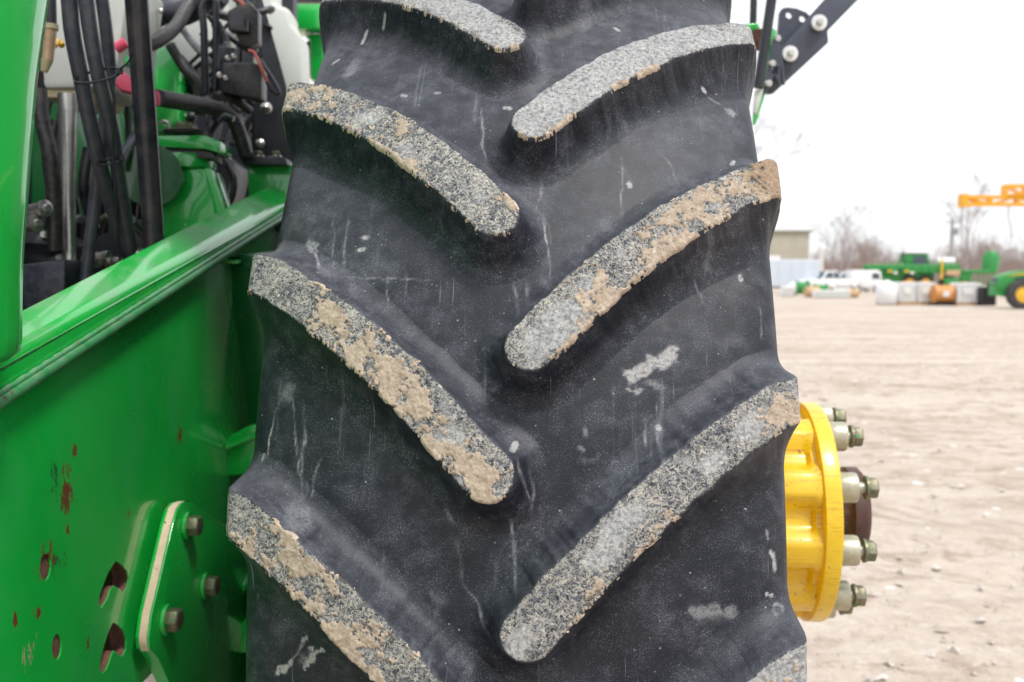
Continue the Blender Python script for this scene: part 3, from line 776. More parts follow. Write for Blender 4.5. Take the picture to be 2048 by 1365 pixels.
# lower lip with its weld bead
dA = (A1 - A0)
mb = MB()
mb.add([A0 + Vector(v) for v in ((-.01, 0, 0), (.010, 0, -.001), (.012, 0, -.004), (.012, 0, -.010), (.009, 0, -.013), (-.01, 0, -.013))] +
       [A1 + Vector(v) for v in ((-.01, 0, 0), (.010, 0, -.001), (.012, 0, -.004), (.012, 0, -.010), (.009, 0, -.013), (-.01, 0, -.013))],
       [(i, (i+1) % 6, 6 + (i+1) % 6, 6 + i) for i in range(6)], True)
M['lip'] = simple_noise_mat("scuffed_green_edge", (.02, .26, .07), (.09, .33, .15), .4, 0, 30, .2, up_dust=.3, wear=(.60, (.16, .10, .07)))
mp(mb, 'flange_lip', 'lip')
bead = []
for i in range(260):
    t = i/259; p = A0 + dA*t; bead.append(p + Vector((.004 + .0005*random.random(), 0, .001 + .0004*math.sin(i*1.9) + .0005*random.random())))
mp(MB().tube(bead, .0034, 8, smooth_path=False), 'weld_bead', 'lip')

def plate(outline, holes, x, thick, name, m, bev=.0):
    """flat plate in a plane x = const with real holes"""
    cu = bpy.data.curves.new('c', 'CURVE'); cu.dimensions = '2D'; cu.fill_mode = 'BOTH'; cu.extrude = thick/2; cu.bevel_depth = bev; cu.bevel_resolution = 1
    for poly in [outline] + holes:
        sp = cu.splines.new('POLY'); sp.points.add(len(poly) - 1); sp.use_cyclic_u = True
        for i, q in enumerate(poly): sp.points[i].co = (q[1], q[2], 0, 1)
    ob = bpy.data.objects.new('c', cu); col.objects.link(ob); bpy.context.view_layer.update()
    me = bpy.data.meshes.new_from_object(ob.evaluated_get(bpy.context.evaluated_depsgraph_get()))
    bpy.data.objects.remove(ob)
    me.name = name
    me.transform(Matrix(((0, 0, 1, x - thick/2), (1, 0, 0, 0), (0, 1, 0, 0), (0, 0, 0, 1))))
    me.materials.clear(); me.materials.append(M[m] if isinstance(m, str) else m)
    for p in me.polygons: p.use_smooth = False
    o = bpy.data.objects.new(name, me); col.objects.link(o); o.parent = machine; return o
def oval(px, py, w, h, tilt=0, x=-.558, n=20):
    out = []
    for i in range(n):
        t = 2*PI*i/n; a, b = w/2*math.cos(t), h/2*math.sin(t)
        out.append(P(px + a*math.cos(tilt) - b*math.sin(tilt), py + a*math.sin(tilt) + b*math.cos(tilt), x=x))
    return out
hook1 = [(231, 1122), (243, 1130), (254, 1143), (257, 1158), (254, 1175), (247, 1186), (238, 1178), (228, 1172), (220, 1180), (216, 1195), (209, 1207), (202, 1217), (197, 1208), (199, 1190), (206, 1170), (216, 1145)]
hook2 = [(225, 1245), (236, 1251), (247, 1263), (252, 1280), (252, 1298), (245, 1314), (236, 1310), (228, 1302), (224, 1308), (219, 1325), (211, 1342), (203, 1348), (199, 1340), (200, 1320), (208, 1290), (216, 1265)]
sp_out = [Vector((-.558, Y0, A0.z - .02)), Vector((-.558, Y1, A1.z - .02)), Vector((-.558, Y1, .80)), Vector((-.558, -.34, .775)), Vector(P(310, 1340, x=-.558)), Vector(P(250, 1400, x=-.558)), Vector((-.558, -.55, .66)), Vector((-.558, Y0, .62))]
def pb(px, py): return tuple(P(px, py, x=-.558))
rustc = (.16, .06, .025); darkg = (.006, .07, .012)
blobs = [(pb(132, 985), .022, .055, .34, rustc), (pb(150, 905), .02, .02, .38, rustc), (pb(135, 1050), .010, .05, .42, rustc), (pb(110, 960), .05, .10, .475, (.02, .16, .05)), (pb(110, 1130), .06, .06, .46, (.03, .17, .05)), 
         (pb(92, 1110), .035, .045, .40, rustc), (pb(360, 870), .035, .03, .40, rustc), (pb(255, 1030), .015, .018, .40, rustc), (pb(75, 1230), .02, .02, .42, rustc),
         (pb(30, 1240), .008, .02, .32, rustc), (pb(330, 1050), .02, .09, .40, rustc), (pb(140, 1000), .2, .2, .62, (.4, .4, .33)), (pb(175, 1290), .006, .014, .3, rustc), (pb(60, 1300), .08, .06, .50, (.42, .40, .25))]
M['plate'] = side_plate_material(blobs, [])
plate(sp_out, [oval(90, 1135, 22, 54, .05), oval(113, 1294, 20, 52, .05), [P(*q, x=-.558) for q in hook1], [P(*q, x=-.558) for q in hook2]], -.5575, .002, 'side_plate', M['plate'])
# thickness behind the slots: inner rusty plate and a dark cavity
plate([(0, -.68, .80), (0, -.40, .80), (0, -.40, 1.10), (0, -.68, 1.10)], [], -.5715, .012, 'inner_plate', 'rust') if False else None
for (px, py, w, h) in ((90, 1135, 26, 58), (113, 1294, 24, 56)):
    c = Vector(P(px, py, x=-.5605)); mp(MB().lathe([(0, 0), (0, .042), (.004, .042), (.004, 0)], c - Vector((.004, 0, 0)), (1, 0, 0), 24), 'rusty_bush', 'rust')
mp(MB().box((-.66, -.42, .93), (.012, .62, .44)), 'inner_side_plate', 'rust')
for hk in (hook1, hook2):
    cx = sum(q[0] for q in hk)/len(hk); cy = sum(q[1] for q in hk)/len(hk)
    pts = [P(q[0], q[1], x=-.5605) for q in hk]
    mb = MB(); nn = len(pts); pts = [Vector(q) for q in pts]; ce = sum(pts, Vector())/nn
    mb.add([q for q in pts] + [q + Vector((-.022, 0, 0)) for q in pts], [(i, (i+1) % nn, nn + (i+1) % nn, nn + i) for i in range(nn)], True)
    mp(mb, 'slot_sleeve', 'rust')
# bracket plate with scraped edge
xo = -.528
br_px = [(374, 1004), (388, 1006), (400, 1020), (470, 1060), (560, 1120), (560, 1500), (370, 1420), (338, 1365), (318, 1318), (300, 1298), (298, 1275), (304, 1230), (316, 1180), (332, 1110), (346, 1050), (356, 1018), (364, 1007)]
bp = [Vector(P(*q, x=xo)) for q in br_px]
mp(MB().prism(bp, (-.020, 0, 0)), 'bracket_plate', 'green', bevel=.0015)
edge_px = [(388, 1005), (374, 1004), (364, 1008), (356, 1018), (346, 1050), (332, 1110), (316, 1180), (304, 1230), (298, 1275), (299, 1292), (303, 1304)]
ep = [Vector(P(*q, x=xo)) for q in edge_px]; mb = MB(); n = len(ep)
mb.add([q + Vector((-.0025, 0, .0012)) + Vector((0, -.0018, 0)) for q in ep] + [q + Vector((-.0135, -.0018, .0012)) for q in ep], [(i, i+1, n+i+1, n+i) for i in range(n-1)], True)
mp(mb, 'scraped_edge', 'cream')
for (px, py, x_, r) in ((388, 1052, xo, .0165), (424, 1172, xo, .0165), (346, 1240, xo, .0175)):
    c = P(px - 14, py, x=x_ + .001)
    ws, hd = hexbolt(c, (1, 0, 0), r, .016)
    mp(ws, 'washer', 'green'); mp(hd, 'hex_bolt', 'bolt', bevel=.0008)
# ribs and small brackets behind the plate, near the tyre
def bx3(p, size, name, m, bev=.003, rot=None): return mp(MB().box(p, size, rot, bev), name, m)
yv = .02
rib = [P(444, 520, y=yv), P(452, 514, y=yv), P(560, 500, y=yv), P(560, 880, y=yv), P(508, 880, y=yv), P(500, 860, y=yv), P(478, 700, y=yv), P(462, 590, y=yv)]
mp(MB().prism([Vector(q) for q in rib], (0, .010, 0)), 'stiffener_rib', 'green_shade_tint', bevel=.0015)
mp(MB().prism([Vector(P(*q, y=yv - .004)) for q in ((444, 518), (484, 521), (484, 528), (450, 528))], (0, -.02, 0)), 'rib_tab', 'green', bevel=.001)
mp(MB().prism([Vector(P(*q, y=-.02)) for q in ((450, 885), (462, 870), (500, 850), (520, 848), (520, 945), (452, 955))], (0, .05, 0)), 'clevis_block', 'green', bevel=.004)
mp(MB().tube([P(455, 895, y=-.03), P(520, 868, y=-.03)], .006, 10, smooth_path=False), 'weld_bead', 'green')
mp(MB().tube([P(462, 1200, y=-.05), P(515, 1140, y=.0)], .011, 4, smooth_path=False), 'brace_bar', 'green')
mp(MB().prism([Vector(P(*q, y=-.05)) for q in ((452, 1283), (470, 1255), (520, 1215), (520, 1305), (455, 1310))], (0, .05, 0)), 'lower_block', 'green', bevel=.004)
mp(MB().box((-.52, .30, .80), (.5, .012, 1.3)), 'dark_gap_panel', 'green_shade_tint')  # added panel, its dark colour stands for shade between bracket and tyre
mp(MB().box((-.40, .10, .62), (.24, .3, .3), None, .01), 'axle_casting', 'black')

# ------------------------------------------------------------------ cab panel at the left edge
def cab_panel():
    edge = [(118, -90), (104, 0), (92, 85), (80, 170), (70, 290), (62, 400), (55, 480), (51, 545), (50, 620), (50, 672), (46, 700), (30, 716), (0, 728)]
    mb = MB(); rows = []
    x0 = -.505
    for (px, py) in edge:
        e = Vector(P(px, py, x=x0))
        # section: flat outer skin rolls inwards at the edge
        row = [e + Vector((.004 + .006*0, -.60, 0)), e + Vector((.012, -.25, 0)), e + Vector((.014, -.12, 0)), e + Vector((.013, -.06, 0)), e + Vector((.009, -.030, 0)), e + Vector((.004, -.012, 0)), e + Vector((-.004, -.003, 0)), e + Vector((-.014, 0, 0)),
               e + Vector((-.035, -.004, 0)), e + Vector((-.037, -.012, 0)), e + Vector((-.037, -.60, 0))]
        rows.append(row)
    # bottom rows follow the edge inwards
    n = len(rows[0]); vs = [q for r in rows for q in r]
    fs = [(i*n + k, i*n + k + 1, (i+1)*n + k + 1, (i+1)*n + k) for i in range(len(rows)-1) for k in range(n-1)]
    mb.add(vs, fs, True)
    o = mp(mb, 'cab_side_panel', 'green'); return o
cab_panel()

# ------------------------------------------------------------------ engine bay
def tb(name, m, pts, wpx, sides=14, **k):
    """pts: (px, py, depth); wpx: width in photo pixels"""
    t = sum(q[2] for q in pts)/len(pts)
    if isinstance(wpx, tuple): r = [PX(wpx[0], pts[0][2])/2, PX(wpx[1], pts[-1][2])/2]
    else: r = PX(wpx, t)/2
    return mp(MB().tube([Q(*q) for q in pts], r, sides, **k), name, m)
def quad(name, m, px4, t, thick=.02, bev=.003):
    """block whose front face covers a region of the photo at depth t, extruded away"""
    pts = [Vector(Q(x, y, t)) for x, y in px4]
    return mp(MB().prism(pts, (-.1*thick, thick, 0)), name, m, bevel=bev)
fe = []
for i in range(13):
    a = math.radians(68 + i*3); fe.append((0, -math.cos(a)*1.24, AX + math.sin(a)*1.24))
mb = MB(); mb.add([Vector((x_, q[1], q[2] + dz)) for x_, dz in ((.27, -.05), (.27, 0), (-.62, 0), (-.62, -.02), (.255, -.015)) for q in fe], [(a*13 + i, a*13 + i + 1, (a+1)*13 + i + 1, (a+1)*13 + i) for a in range(4) for i in range(12)], True)
mp(mb, 'unseen_shade_fender', 'black')  # added above the view to block sky light from the side plate
# backdrop of the bay: engine side and added sheets, black for its deep shade
mp(MB().box((-1.45, .0, 1.3), (.06, 4.0, 1.6)), 'engine_side_cover', 'black')
mp(MB().box((-1.20, 1.55, 1.5), (.70, .05, 1.9)), 'dark_backdrop', 'black')
mp(MB().box((-.80, 1.40, 1.0), (.5, .05, .9)), 'dark_backdrop', 'black')
mp(MB().box((-1.15, .55, 1.05), (.45, 1.6, .75), None, .03), 'engine_block', 'black')
quad('engine_casting', 'green_shade_tint', ((60, 195), (240, 195), (262, 330), (300, 520), (60, 560)), 2.35, .25, .01)
quad('engine_casting', 'black', ((190, 250), (300, 200), (470, 330), (430, 520), (200, 520)), 2.75, .2, .01)  # casting made black: the bay's shade is in its colour
# white reservoirs
quad('washer_tank', 'poly', ((72, -60), (262, -60), (236, 128), (216, 176), (84, 178)), 1.92, .22, .012)
quad('tank_base', 'polyyellow', ((82, 179), (180, 180), (166, 196), (84, 196)), 1.93, .2, .004)
quad('washer_tank', 'poly', ((300, -60), (420, -60), (420, 128), (380, 140), (300, 100)), 2.75, .10, .01)
quad('coolant_tank', 'poly', ((505, -60), (545, -60), (548, 5), (580, 18), (583, 48), (604, 72), (608, 175), (560, 210), (505, 200)), 2.95, .14, .014)
quad('coolant_tank', 'poly', ((420, -60), (458, -60), (458, 160), (420, 160)), 3.0, .1, .01)
# fuel bowl
tb('filter_head', 'black', [(98, -40, 1.60), (100, 50, 1.60)], 26, 18, smooth_path=False)
tb('bowl_collar', 'polyyellow', [(101, 50, 1.60), (101, 60, 1.60)], 30, 18, smooth_path=False)
tb('sediment_bowl', 'amber', [(100, 60, 1.60), (95, 122, 1.60)], (26, 22), 18, smooth_path=False)
tb('bowl_foot', 'polyyellow', [(94, 120, 1.60), (88, 144, 1.60)], (24, 14), 18, smooth_path=False)
tb('drain_tap', 'capyellow', [(108, 92, 1.64), (116, 84, 1.66), (125, 92, 1.66)], 13, 8)
# hoses
tb('hydraulic_hose', 'hose', [(136, -40, 1.50), (144, 60, 1.52), (162, 155, 1.55), (190, 290, 1.62), (222, 410, 1.72), (262, 520, 1.85)], 30, 20)
tb('hydraulic_hose', 'hose', [(168, -40, 1.50), (180, 60, 1.52), (198, 155, 1.55), (226, 270, 1.62), (243, 390, 1.72), (262, 500, 1.80)], 29, 20)
tb('hydraulic_hose', 'hose', [(198, -40, 1.62), (212, 60, 1.64), (219, 150, 1.66), (208, 260, 1.68), (190, 400, 1.72), (172, 560, 1.75)], 25, 18)
tb('hydraulic_hose', 'plastic', [(78, 180, 1.72), (84, 240, 1.72), (100, 310, 1.72), (108, 400, 1.74), (110, 500, 1.76)], 30, 18)
tb('coolant_pipe', 'hose', [(240, 330, 1.9), (262, 285, 1.95), (300, 240, 2.1)], 20, 14)
tb('coolant_pipe', 'strut', [(262, 440, 1.85), (290, 470, 1.95), (330, 500, 2.1)], 18, 14)
tb('gas_strut', 'strut', [(270, -40, 1.50), (291, 240, 1.56), (309, 500, 1.64)], (46, 41), 28, smooth_path=False)
tb('steel_pipe', 'steel', [(136, 190, 1.80), (135, 400, 1.80), (142, 585, 1.80)], (39, 22), 24, smooth_path=False)
tb('thin_cable', 'black', [(214, 130, 1.53), (228, 200, 1.54), (226, 300, 1.58), (232, 400, 1.62), (240, 520, 1.7)], 6, 8)
# cable ties
def tie(cx, cy, w, h, t, tail):
    pts = []
    for i in range(25):
        a = 2*PI*i/24; pts.append(Q(cx + w/2*math.cos(a), cy - .18*w/2*math.cos(a)*1.2 + h/2*math.sin(a), t - .018*math.sin(a)))
    mp(MB().tube(pts, .0022, 8), 'cable_tie', 'black')
    mp(MB().box(Q(cx + w/2 - 4, cy - .2*w/2, t - .015), (.009, .006, .009), None, .001), 'tie_head', 'black')
    if tail: mp(MB().tube([Q(*q) for q in tail], .0016, 6), 'tie_tail', 'black')
tie(196, 152, 94, 22, 1.53, [(240, 138, 1.51), (256, 125, 1.50), (266, 106, 1.49)])
tie(222, 323, 54, 10, 1.62, None)
# green valve casting, pink caps
quad('valve_casting', 'green', ((314, 96), (330, 92), (350, 104), (358, 125), (360, 245), (300, 270), (300, 130)), 2.28, .10, .008)
quad('valve_casting', 'green', ((232, 108), (250, 106), (254, 128), (235, 132)), 1.95, .04, .004)
tb('pink_cap', 'pink', [(232, 98, 1.9), (252, 85, 1.9)], 22, 14, smooth_path=False)
mp(MB().prism([Vector(Q(x, y, 1.78)) for x, y in ((228, 165), (246, 142), (262, 155), (268, 186), (240, 180))], (-.01, .03, 0)), 'pink_boot', 'pink', bevel=.003)
tb('pink_cap', 'pink', [(306, 185, 1.78), (309, 198, 1.78), (308, 211, 1.78)], 22, 14)
# corrugated conduits
tb('conduit', 'plastic', [(285, 95, 1.92), (318, 80, 1.98), (350, 55, 2.1), (372, 20, 2.2), (400, -30, 2.3)], 26, 16, corr=.05, period=.0065)
tb('conduit', 'plastic', [(316, 196, 1.86), (360, 204, 1.95), (410, 212, 2.05), (452, 226, 2.1), (472, 250, 2.12), (492, 310, 2.15)], 31, 16, corr=.04, period=.0065)
tb('conduit_clamp', 'strut', [(436, 243, 2.06), (450, 232, 2.06), (468, 238, 2.06)], 12, 10)
tb('conduit', 'plastic', [(430, 194, 2.12), (460, 196, 2.15), (480, 208, 2.17), (500, 222, 2.2)], 17, 12, corr=.05, period=.006)
tb('conduit', 'plastic', [(532, 180, 2.4), (524, 215, 2.4), (500, 240, 2.4), (480, 300, 2.42)], 14, 12, corr=.05, period=.006)
tb('conduit', 'plastic', [(340, 90, 2.2), (370, 140, 2.2), (395, 170, 2.2), (400, 230, 2.2)], 20, 12, corr=.05, period=.006)
tb('wiring_loop', 'plastic', [(440, 420, 2.3), (462, 400, 2.3), (468, 360, 2.3), (455, 330, 2.3)], 14, 10, corr=.05, period=.006)
tb('wiring_loom', 'black', [(330, 0, 2.3), (345, 28, 2.25), (380, 20, 2.25), (420, -10, 2.25)], 50, 16)
tb('wiring_loom', 'black', [(352, 120, 2.35), (375, 150, 2.35), (398, 185, 2.35)], 34, 12)
tb('sensor_bracket', 'black', [(404, 20, 2.15), (408, 60, 2.15), (411, 190, 2.15)], 15, 10, smooth_path=False)
tb('sensor_bracket', 'black', [(404, 20, 2.15), (412, 2, 2.15), (430, 2, 2.15), (432, 40, 2.15), (430, 180, 2.15)], 14, 10)
rc = random.Random(11)
for i in range(44):
    x0 = rc.uniform(300, 500); y0 = rc.uniform(-20, 260); t0 = rc.uniform(2.35, 2.9)
    pts = [(x0, y0, t0)]
    dx, dy = rc.uniform(-30, 40), rc.uniform(20, 60)
    for j in range(4):
        dx += rc.uniform(-28, 28); dy += rc.uniform(-25, 25); x0 += dx; y0 += dy; pts.append((min(max(x0, 300), 540), y0, t0 + rc.uniform(-.08, .08)))
    w_ = rc.choice((8, 10, 14, 18, 22))
    tb('loom_hose', rc.choice(('black', 'plastic', 'strut', 'black')), pts, w_, 10, corr=rc.choice((0, .05)), period=.007)
for i in range(14):
    x0 = rc.uniform(85, 290); t0 = rc.uniform(1.95, 2.3); y0 = rc.uniform(180, 330)
    tb('loom_hose', rc.choice(('black', 'strut', 'plastic', 'hose')), [(x0, y0, t0), (x0 + rc.uniform(-25, 25), y0 + 80, t0), (x0 + rc.uniform(-40, 40), y0 + 180, t0 + .05), (x0 + rc.uniform(-50, 50), y0 + 320, t0 + .1)], rc.choice((9, 13, 18, 24)), 10)
for i in range(10):
    c = Q(rc.uniform(60, 300), rc.uniform(430, 540), rc.uniform(1.85, 2.0)); rr0 = rc.uniform(.007, .014)
    mp(MB().lathe([(-.04, 0), (-.04, rr0*.8), (0, rr0*.8), (0, rr0), (.008, rr0), (.010, rr0*.6), (.014, 0)], c, (rc.uniform(.2, 1), -.6, rc.uniform(-.3, .6)), 14), 'pipe_fitting', rc.choice(('steel', 'bolt', 'black')))
# relay box and connectors
quad('relay_box', 'plastic', ((444, 126), (505, 124), (523, 132), (523, 196), (512, 198), (440, 184)), 2.12, .06, .004)
quad('connector', 'plastic', ((455, 22), (480, 8), (500, 4), (516, 22), (516, 85), (500, 96), (480, 90), (470, 62), (455, 60)), 2.16, .04, .003)
quad('connector', 'strut', ((460, 36), (495, 36), (495, 64), (460, 62)), 2.13, .03, .003)
quad('backing_plate', 'navy', ((434, 92), (470, 96), (470, 190), (434, 180)), 2.22, .012, .002)
tb('red_wire', 'redwire', [(462, -10, 2.1), (475, -2, 2.1), (488, 10, 2.1)], 9, 8)
tb('red_wire', 'redwire', [(497, 102, 2.1), (508, 106, 2.1), (520, 130, 2.1), (534, 165, 2.12)], 7, 8)
tb('black_wire', 'black', [(534, 165, 2.12), (545, 182, 2.12), (558, 188, 2.12), (552, 170, 2.13), (520, 120, 2.16)], 8, 8)
for (px, py, r) in ((440, 152, 6), (452, 158, 5), (456, 118, 5), (468, 114, 5), (302, 20, 5), (322, 24, 5)):
    mp(MB().lathe([(0, 0), (0, PX(r, 2.1)), (.008, PX(r, 2.1)), (.010, 0)], Q(px, py, 2.1), (.2, -1, .1), 10), 'small_screw', 'steel')
# tall black bracket with foot
mp(MB().prism([Vector(Q(*q)) for q in ((505, -60, 2.35), (520, -20, 2.35), (562, 130, 2.35), (574, 175, 2.35), (574, 312, 2.35), (508, 312, 2.35), (508, 200, 2.35), (530, 180, 2.35))], (-.01, .012, 0)), 'tank_bracket', 'black', bevel=.002)
mp(MB().prism([Vector(Q(*q)) for q in ((476, 312, 2.16), (572, 316, 2.16), (574, 330, 2.16), (488, 330, 2.16))], (-.02, .16, 0)), 'bracket_foot', 'black', bevel=.002)
mp(MB().lathe([(0, 0), (.004, .0135), (.012, .0145), (.020, .011), (.024, 0)], Q(533, 219, 2.32), (.2, -1, .1), 20), 'ball_stud', 'steel')
mp(MB().lathe([(0, 0), (0, .010), (.006, .010), (.009, .005), (.010, 0)], Q(521, 288, 2.32), (.2, -1, .1), 16), 'ball_stud', 'steel')
for px in (517, 552):
    c = Q(px, 314, 2.19); ws, hd = hexbolt(c, (0, 0, 1), .0095, .009); mp(ws, 'washer', 'steel'); mp(hd, 'hex_bolt', 'bolt')
# green mounting column with its big bolt
t_ = 1.98
c = Q(370, 262, t_ + .05); ws, hd = hexbolt(c, (0, 0, 1), .0185, .016, False); mp(hd, 'hex_bolt', 'bolt', bevel=.0008)
mp(MB().lathe([(-.004, 0), (-.004, .040), (.002, .042), (.004, .036), (.004, 0)], Q(370, 265, t_ + .05), (0, 0, 1), 40), 'rubber_washer', 'plastic')
tb('ring_spring', 'steel', [(318, 250, t_ + .1), (326, 243, t_ + .1), (336, 247, t_ + .1), (338, 258, t_ + .1)], 7, 8)
tp = [Q(300, 288, t_), Q(410, 292, t_), Q(441, 302, t_), Q(441, 272, t_), Q(405, 262, t_), Q(300, 262, t_)]
def slab(px_pts, t, depth, name, m, bev=.002):
    mp(MB().prism([Vector(Q(x, y, t)) for x, y in px_pts], (-.15*depth, depth, 0)), name, m, bevel=bev)
slab(((310, 272), (410, 271), (441, 283), (441, 306), (408, 298), (310, 294)), t_, .12, 'mount_plate', 'green')
slab(((318, 296), (405, 299), (425, 305), (425, 318), (318, 312)), t_ + .01, .10, 'mount_rubber', 'plastic')
mp(MB().lathe([(0, 0), (0, .054), (-.004, .056), (-.026, .056), (-.030, .050), (-.030, 0)], Q(374, 312, t_ + .055), (0, 0, 1), 48), 'mount_cup', 'green')
slab(((322, 336), (405, 338), (424, 338), (447, 415), (440, 470), (325, 480)), t_ + .015, .10, 'mount_block', 'green', .004)
slab(((408, 338), (420, 336), (450, 420), (446, 446), (434, 440)), t_ - .005, .016, 'mount_web', 'green', .002)
mp(MB().lathe([(0, 0), (0, .060), (.05, .062), (.055, 0)], Q(300, 350, 1.95), (-.3, 1, 0), 40), 'mount_disc', 'green_shade_tint')
slab(((256, 330), (290, 300), (300, 470), (262, 470)), 2.1, .05, 'mount_arm', 'black')
# green upright under the bracket
slab(((494, 330), (600, 330), (600, 400), (500, 430)), 2.2, .10, 'bracket_post', 'green', .003)
# green frame far behind, top
slab(((560, 8), (660, 8), (660, 58), (581, 58)), 3.6, .12, 'rear_frame_rail', 'green', .004)
slab(((608, 70), (660, 66), (660, 160), (622, 160), (620, 80)), 3.65, .08, 'rear_frame_post', 'green', .004)
slab(((610, 85), (626, 80), (626, 155), (610, 150)), 3.75, .05, 'rear_gap_shade', 'black', .002)  # black sheet: shade of the gap in the frame, put in as colour
slab(((540, -40), (660, -40), (660, 4), (540, 4)), 4.2, .05, 'rear_window_frame', 'strut', .002)
# fittings low at the left
slab(((40, 530), (130, 518), (130, 585), (118, 600), (40, 622)), 1.72, .12, 'battery_box', 'navy', .006)
for (px, py, t, r) in ((86, 418, 1.72, 17), (68, 448, 1.72, 18)):
    c = Q(px, py, t); mp(MB().lathe([(-.06, 0), (-.06, PX(r, t)*.8), (0, PX(r, t)*.8), (0, PX(r, t)), (.008, PX(r, t)), (.010, PX(r, t)*.5), (.016, PX(r, t)*.4), (.016, 0)], c, (1, -.5, .1), 20), 'pipe_fitting', 'steel')
for (px, py, t, r) in ((192, 520, 1.80, 16), (212, 516, 1.80, 15), (236, 525, 1.80, 12)):
    c = Q(px, py, t); mp(MB().lathe([(-.03, 0), (-.03, PX(r, t)*.8), (0, PX(r, t)), (.008, PX(r, t)), (.010, PX(r, t)*.6), (.012, 0)], c, (1, -.4, .05), 20), 'pipe_fitting', 'steel')
slab(((180, 480), (300, 430), (300, 520), (180, 560)), 1.98, .1, 'valve_block', 'black', .004)

# ------------------------------------------------------------------ folding boom at upper right
ty = 2.45
def bq(px, py, t=ty): return Vector(Q(px, py, t))
mp(MB().prism([bq(*q) for q in ((1735, -20), (1655, 62), (1657, 85), (1570, 166), (1548, 186), (1534, 188), (1533, 170), (1556, 110), (1562, 96), (1650, -2), (1665, -20))], (0, .02, 0)), 'boom_arm', 'slate', bevel=.002)
hinge_out = [(1553, 90), (1557, 28), (1562, 20), (1572, 18), (1590, 20), (1610, 28), (1622, 40), (1600, 90), (1560, 110)]
def flatplate(px_out, holes, t, thick, name, m):
    cu = bpy.data.curves.new('c', 'CURVE'); cu.dimensions = '2D'; cu.fill_mode = 'BOTH'; cu.extrude = thick/2
    o0 = Vector(Q(1600, 90, t)); ex_ = Vector((math.cos(YAW), math.sin(YAW), 0)); ez = Vector((0, 0, 1)); ey = ex_.cross(ez)
    for poly in [px_out] + holes:
        sp = cu.splines.new('POLY'); sp.points.add(len(poly) - 1); sp.use_cyclic_u = True
        for i, q in enumerate(poly):
            d = Vector(Q(q[0], q[1], t)) - o0; sp.points[i].co = (d.dot(ex_), d.z, 0, 1)
    ob = bpy.data.objects.new('c', cu); col.objects.link(ob); bpy.context.view_layer.update()
    me = bpy.data.meshes.new_from_object(ob.evaluated_get(bpy.context.evaluated_depsgraph_get())); bpy.data.objects.remove(ob); me.name = name
    Mt = Matrix((ex_, ez, ey)).transposed().to_4x4(); Mt.translation = o0; me.transform(Mt)
    me.materials.clear(); me.materials.append(M[m])
    o = bpy.data.objects.new(name, me); col.objects.link(o); o.parent = machine; return o
def circ(px, py, r, n=18): return [(px + r*math.cos(2*PI*i/n), py + r*math.sin(2*PI*i/n)) for i in range(n)]
flatplate(hinge_out, [circ(1576, 33, 7), circ(1603, 40, 7)], ty + .035, .014, 'hinge_plate', 'slate')
flatplate([(1545, 80), (1562, 92), (1566, 130), (1570, 166), (1562, 172), (1548, 150), (1536, 186), (1528, 186)], [[(1543, 134), (1557, 134), (1557, 149), (1543, 149)]], ty - .03, .012, 'gusset_plate', 'slate')
tb('plate_fold', 'slate', [(1558, 92, ty - .03), (1563, 130, ty - .03), (1567, 170, ty - .03)], 7, 8)
for (px, py) in ((1638, 46), (1580, 108)):
    c = bq(px, py, ty - .012); ax = (c - Vector(CAM)).normalized()*-1; ax = Vector((.05, -1, 0))
    mp(MB().lathe([(0, 0), (0, PX(16, ty)), (.006, PX(15, ty)), (.006, 0)], c, ax, 28), 'white_washer', 'white')
    mp(MB().lathe([(.006, 0), (.006, PX(7, ty)), (.016, PX(6, ty)), (.017, 0)], c, ax, 12), 'pivot_bolt', 'poly')
tb('hydraulic_line', 'black', [(1546, -20, ty - .05), (1534, 60, ty - .05), (1516, 176, ty - .05)], 20, 14, smooth_path=False)
tb('hydraulic_line', 'black', [(1508, -20, ty + .02), (1506, 52, ty + .02)], 14, 12, smooth_path=False)
mp(MB().prism([bq(*q, ty) for q in ((1460, 50), (1515, 46), (1520, 54), (1519, 68), (1500, 66), (1460, 62))], (0, .03, 0)), 'hinge_block', 'green', bevel=.002)
mp(MB().prism([bq(*q, ty - .02) for q in ((1546, 56), (1553, 62), (1552, 80), (1534, 178), (1512, 248), (1506, 250), (1507, 225), (1526, 176), (1540, 90))], (0, .02, 0)), 'boom_bracket', 'green', bevel=.0015)
mp(MB().prism([bq(*q, ty - .05) for q in ((1512, 180), (1527, 178), (1522, 200), (1514, 228), (1508, 226))], (0, .02, 0)), 'pale_reflector', 'poly', bevel=.001)
for (px, py) in ((1553, 78), (1543, 128), (1536, 168)):
    mp(MB().lathe([(0, 0), (0, .009), (.008, .008), (.009, 0)], bq(px, py, ty - .03), (.3, -1, 0), 10), 'bracket_bolt', 'steel')
bx3(Q(1518, 80, ty), (.03, .02, .05), 'rust_block', 'rust')

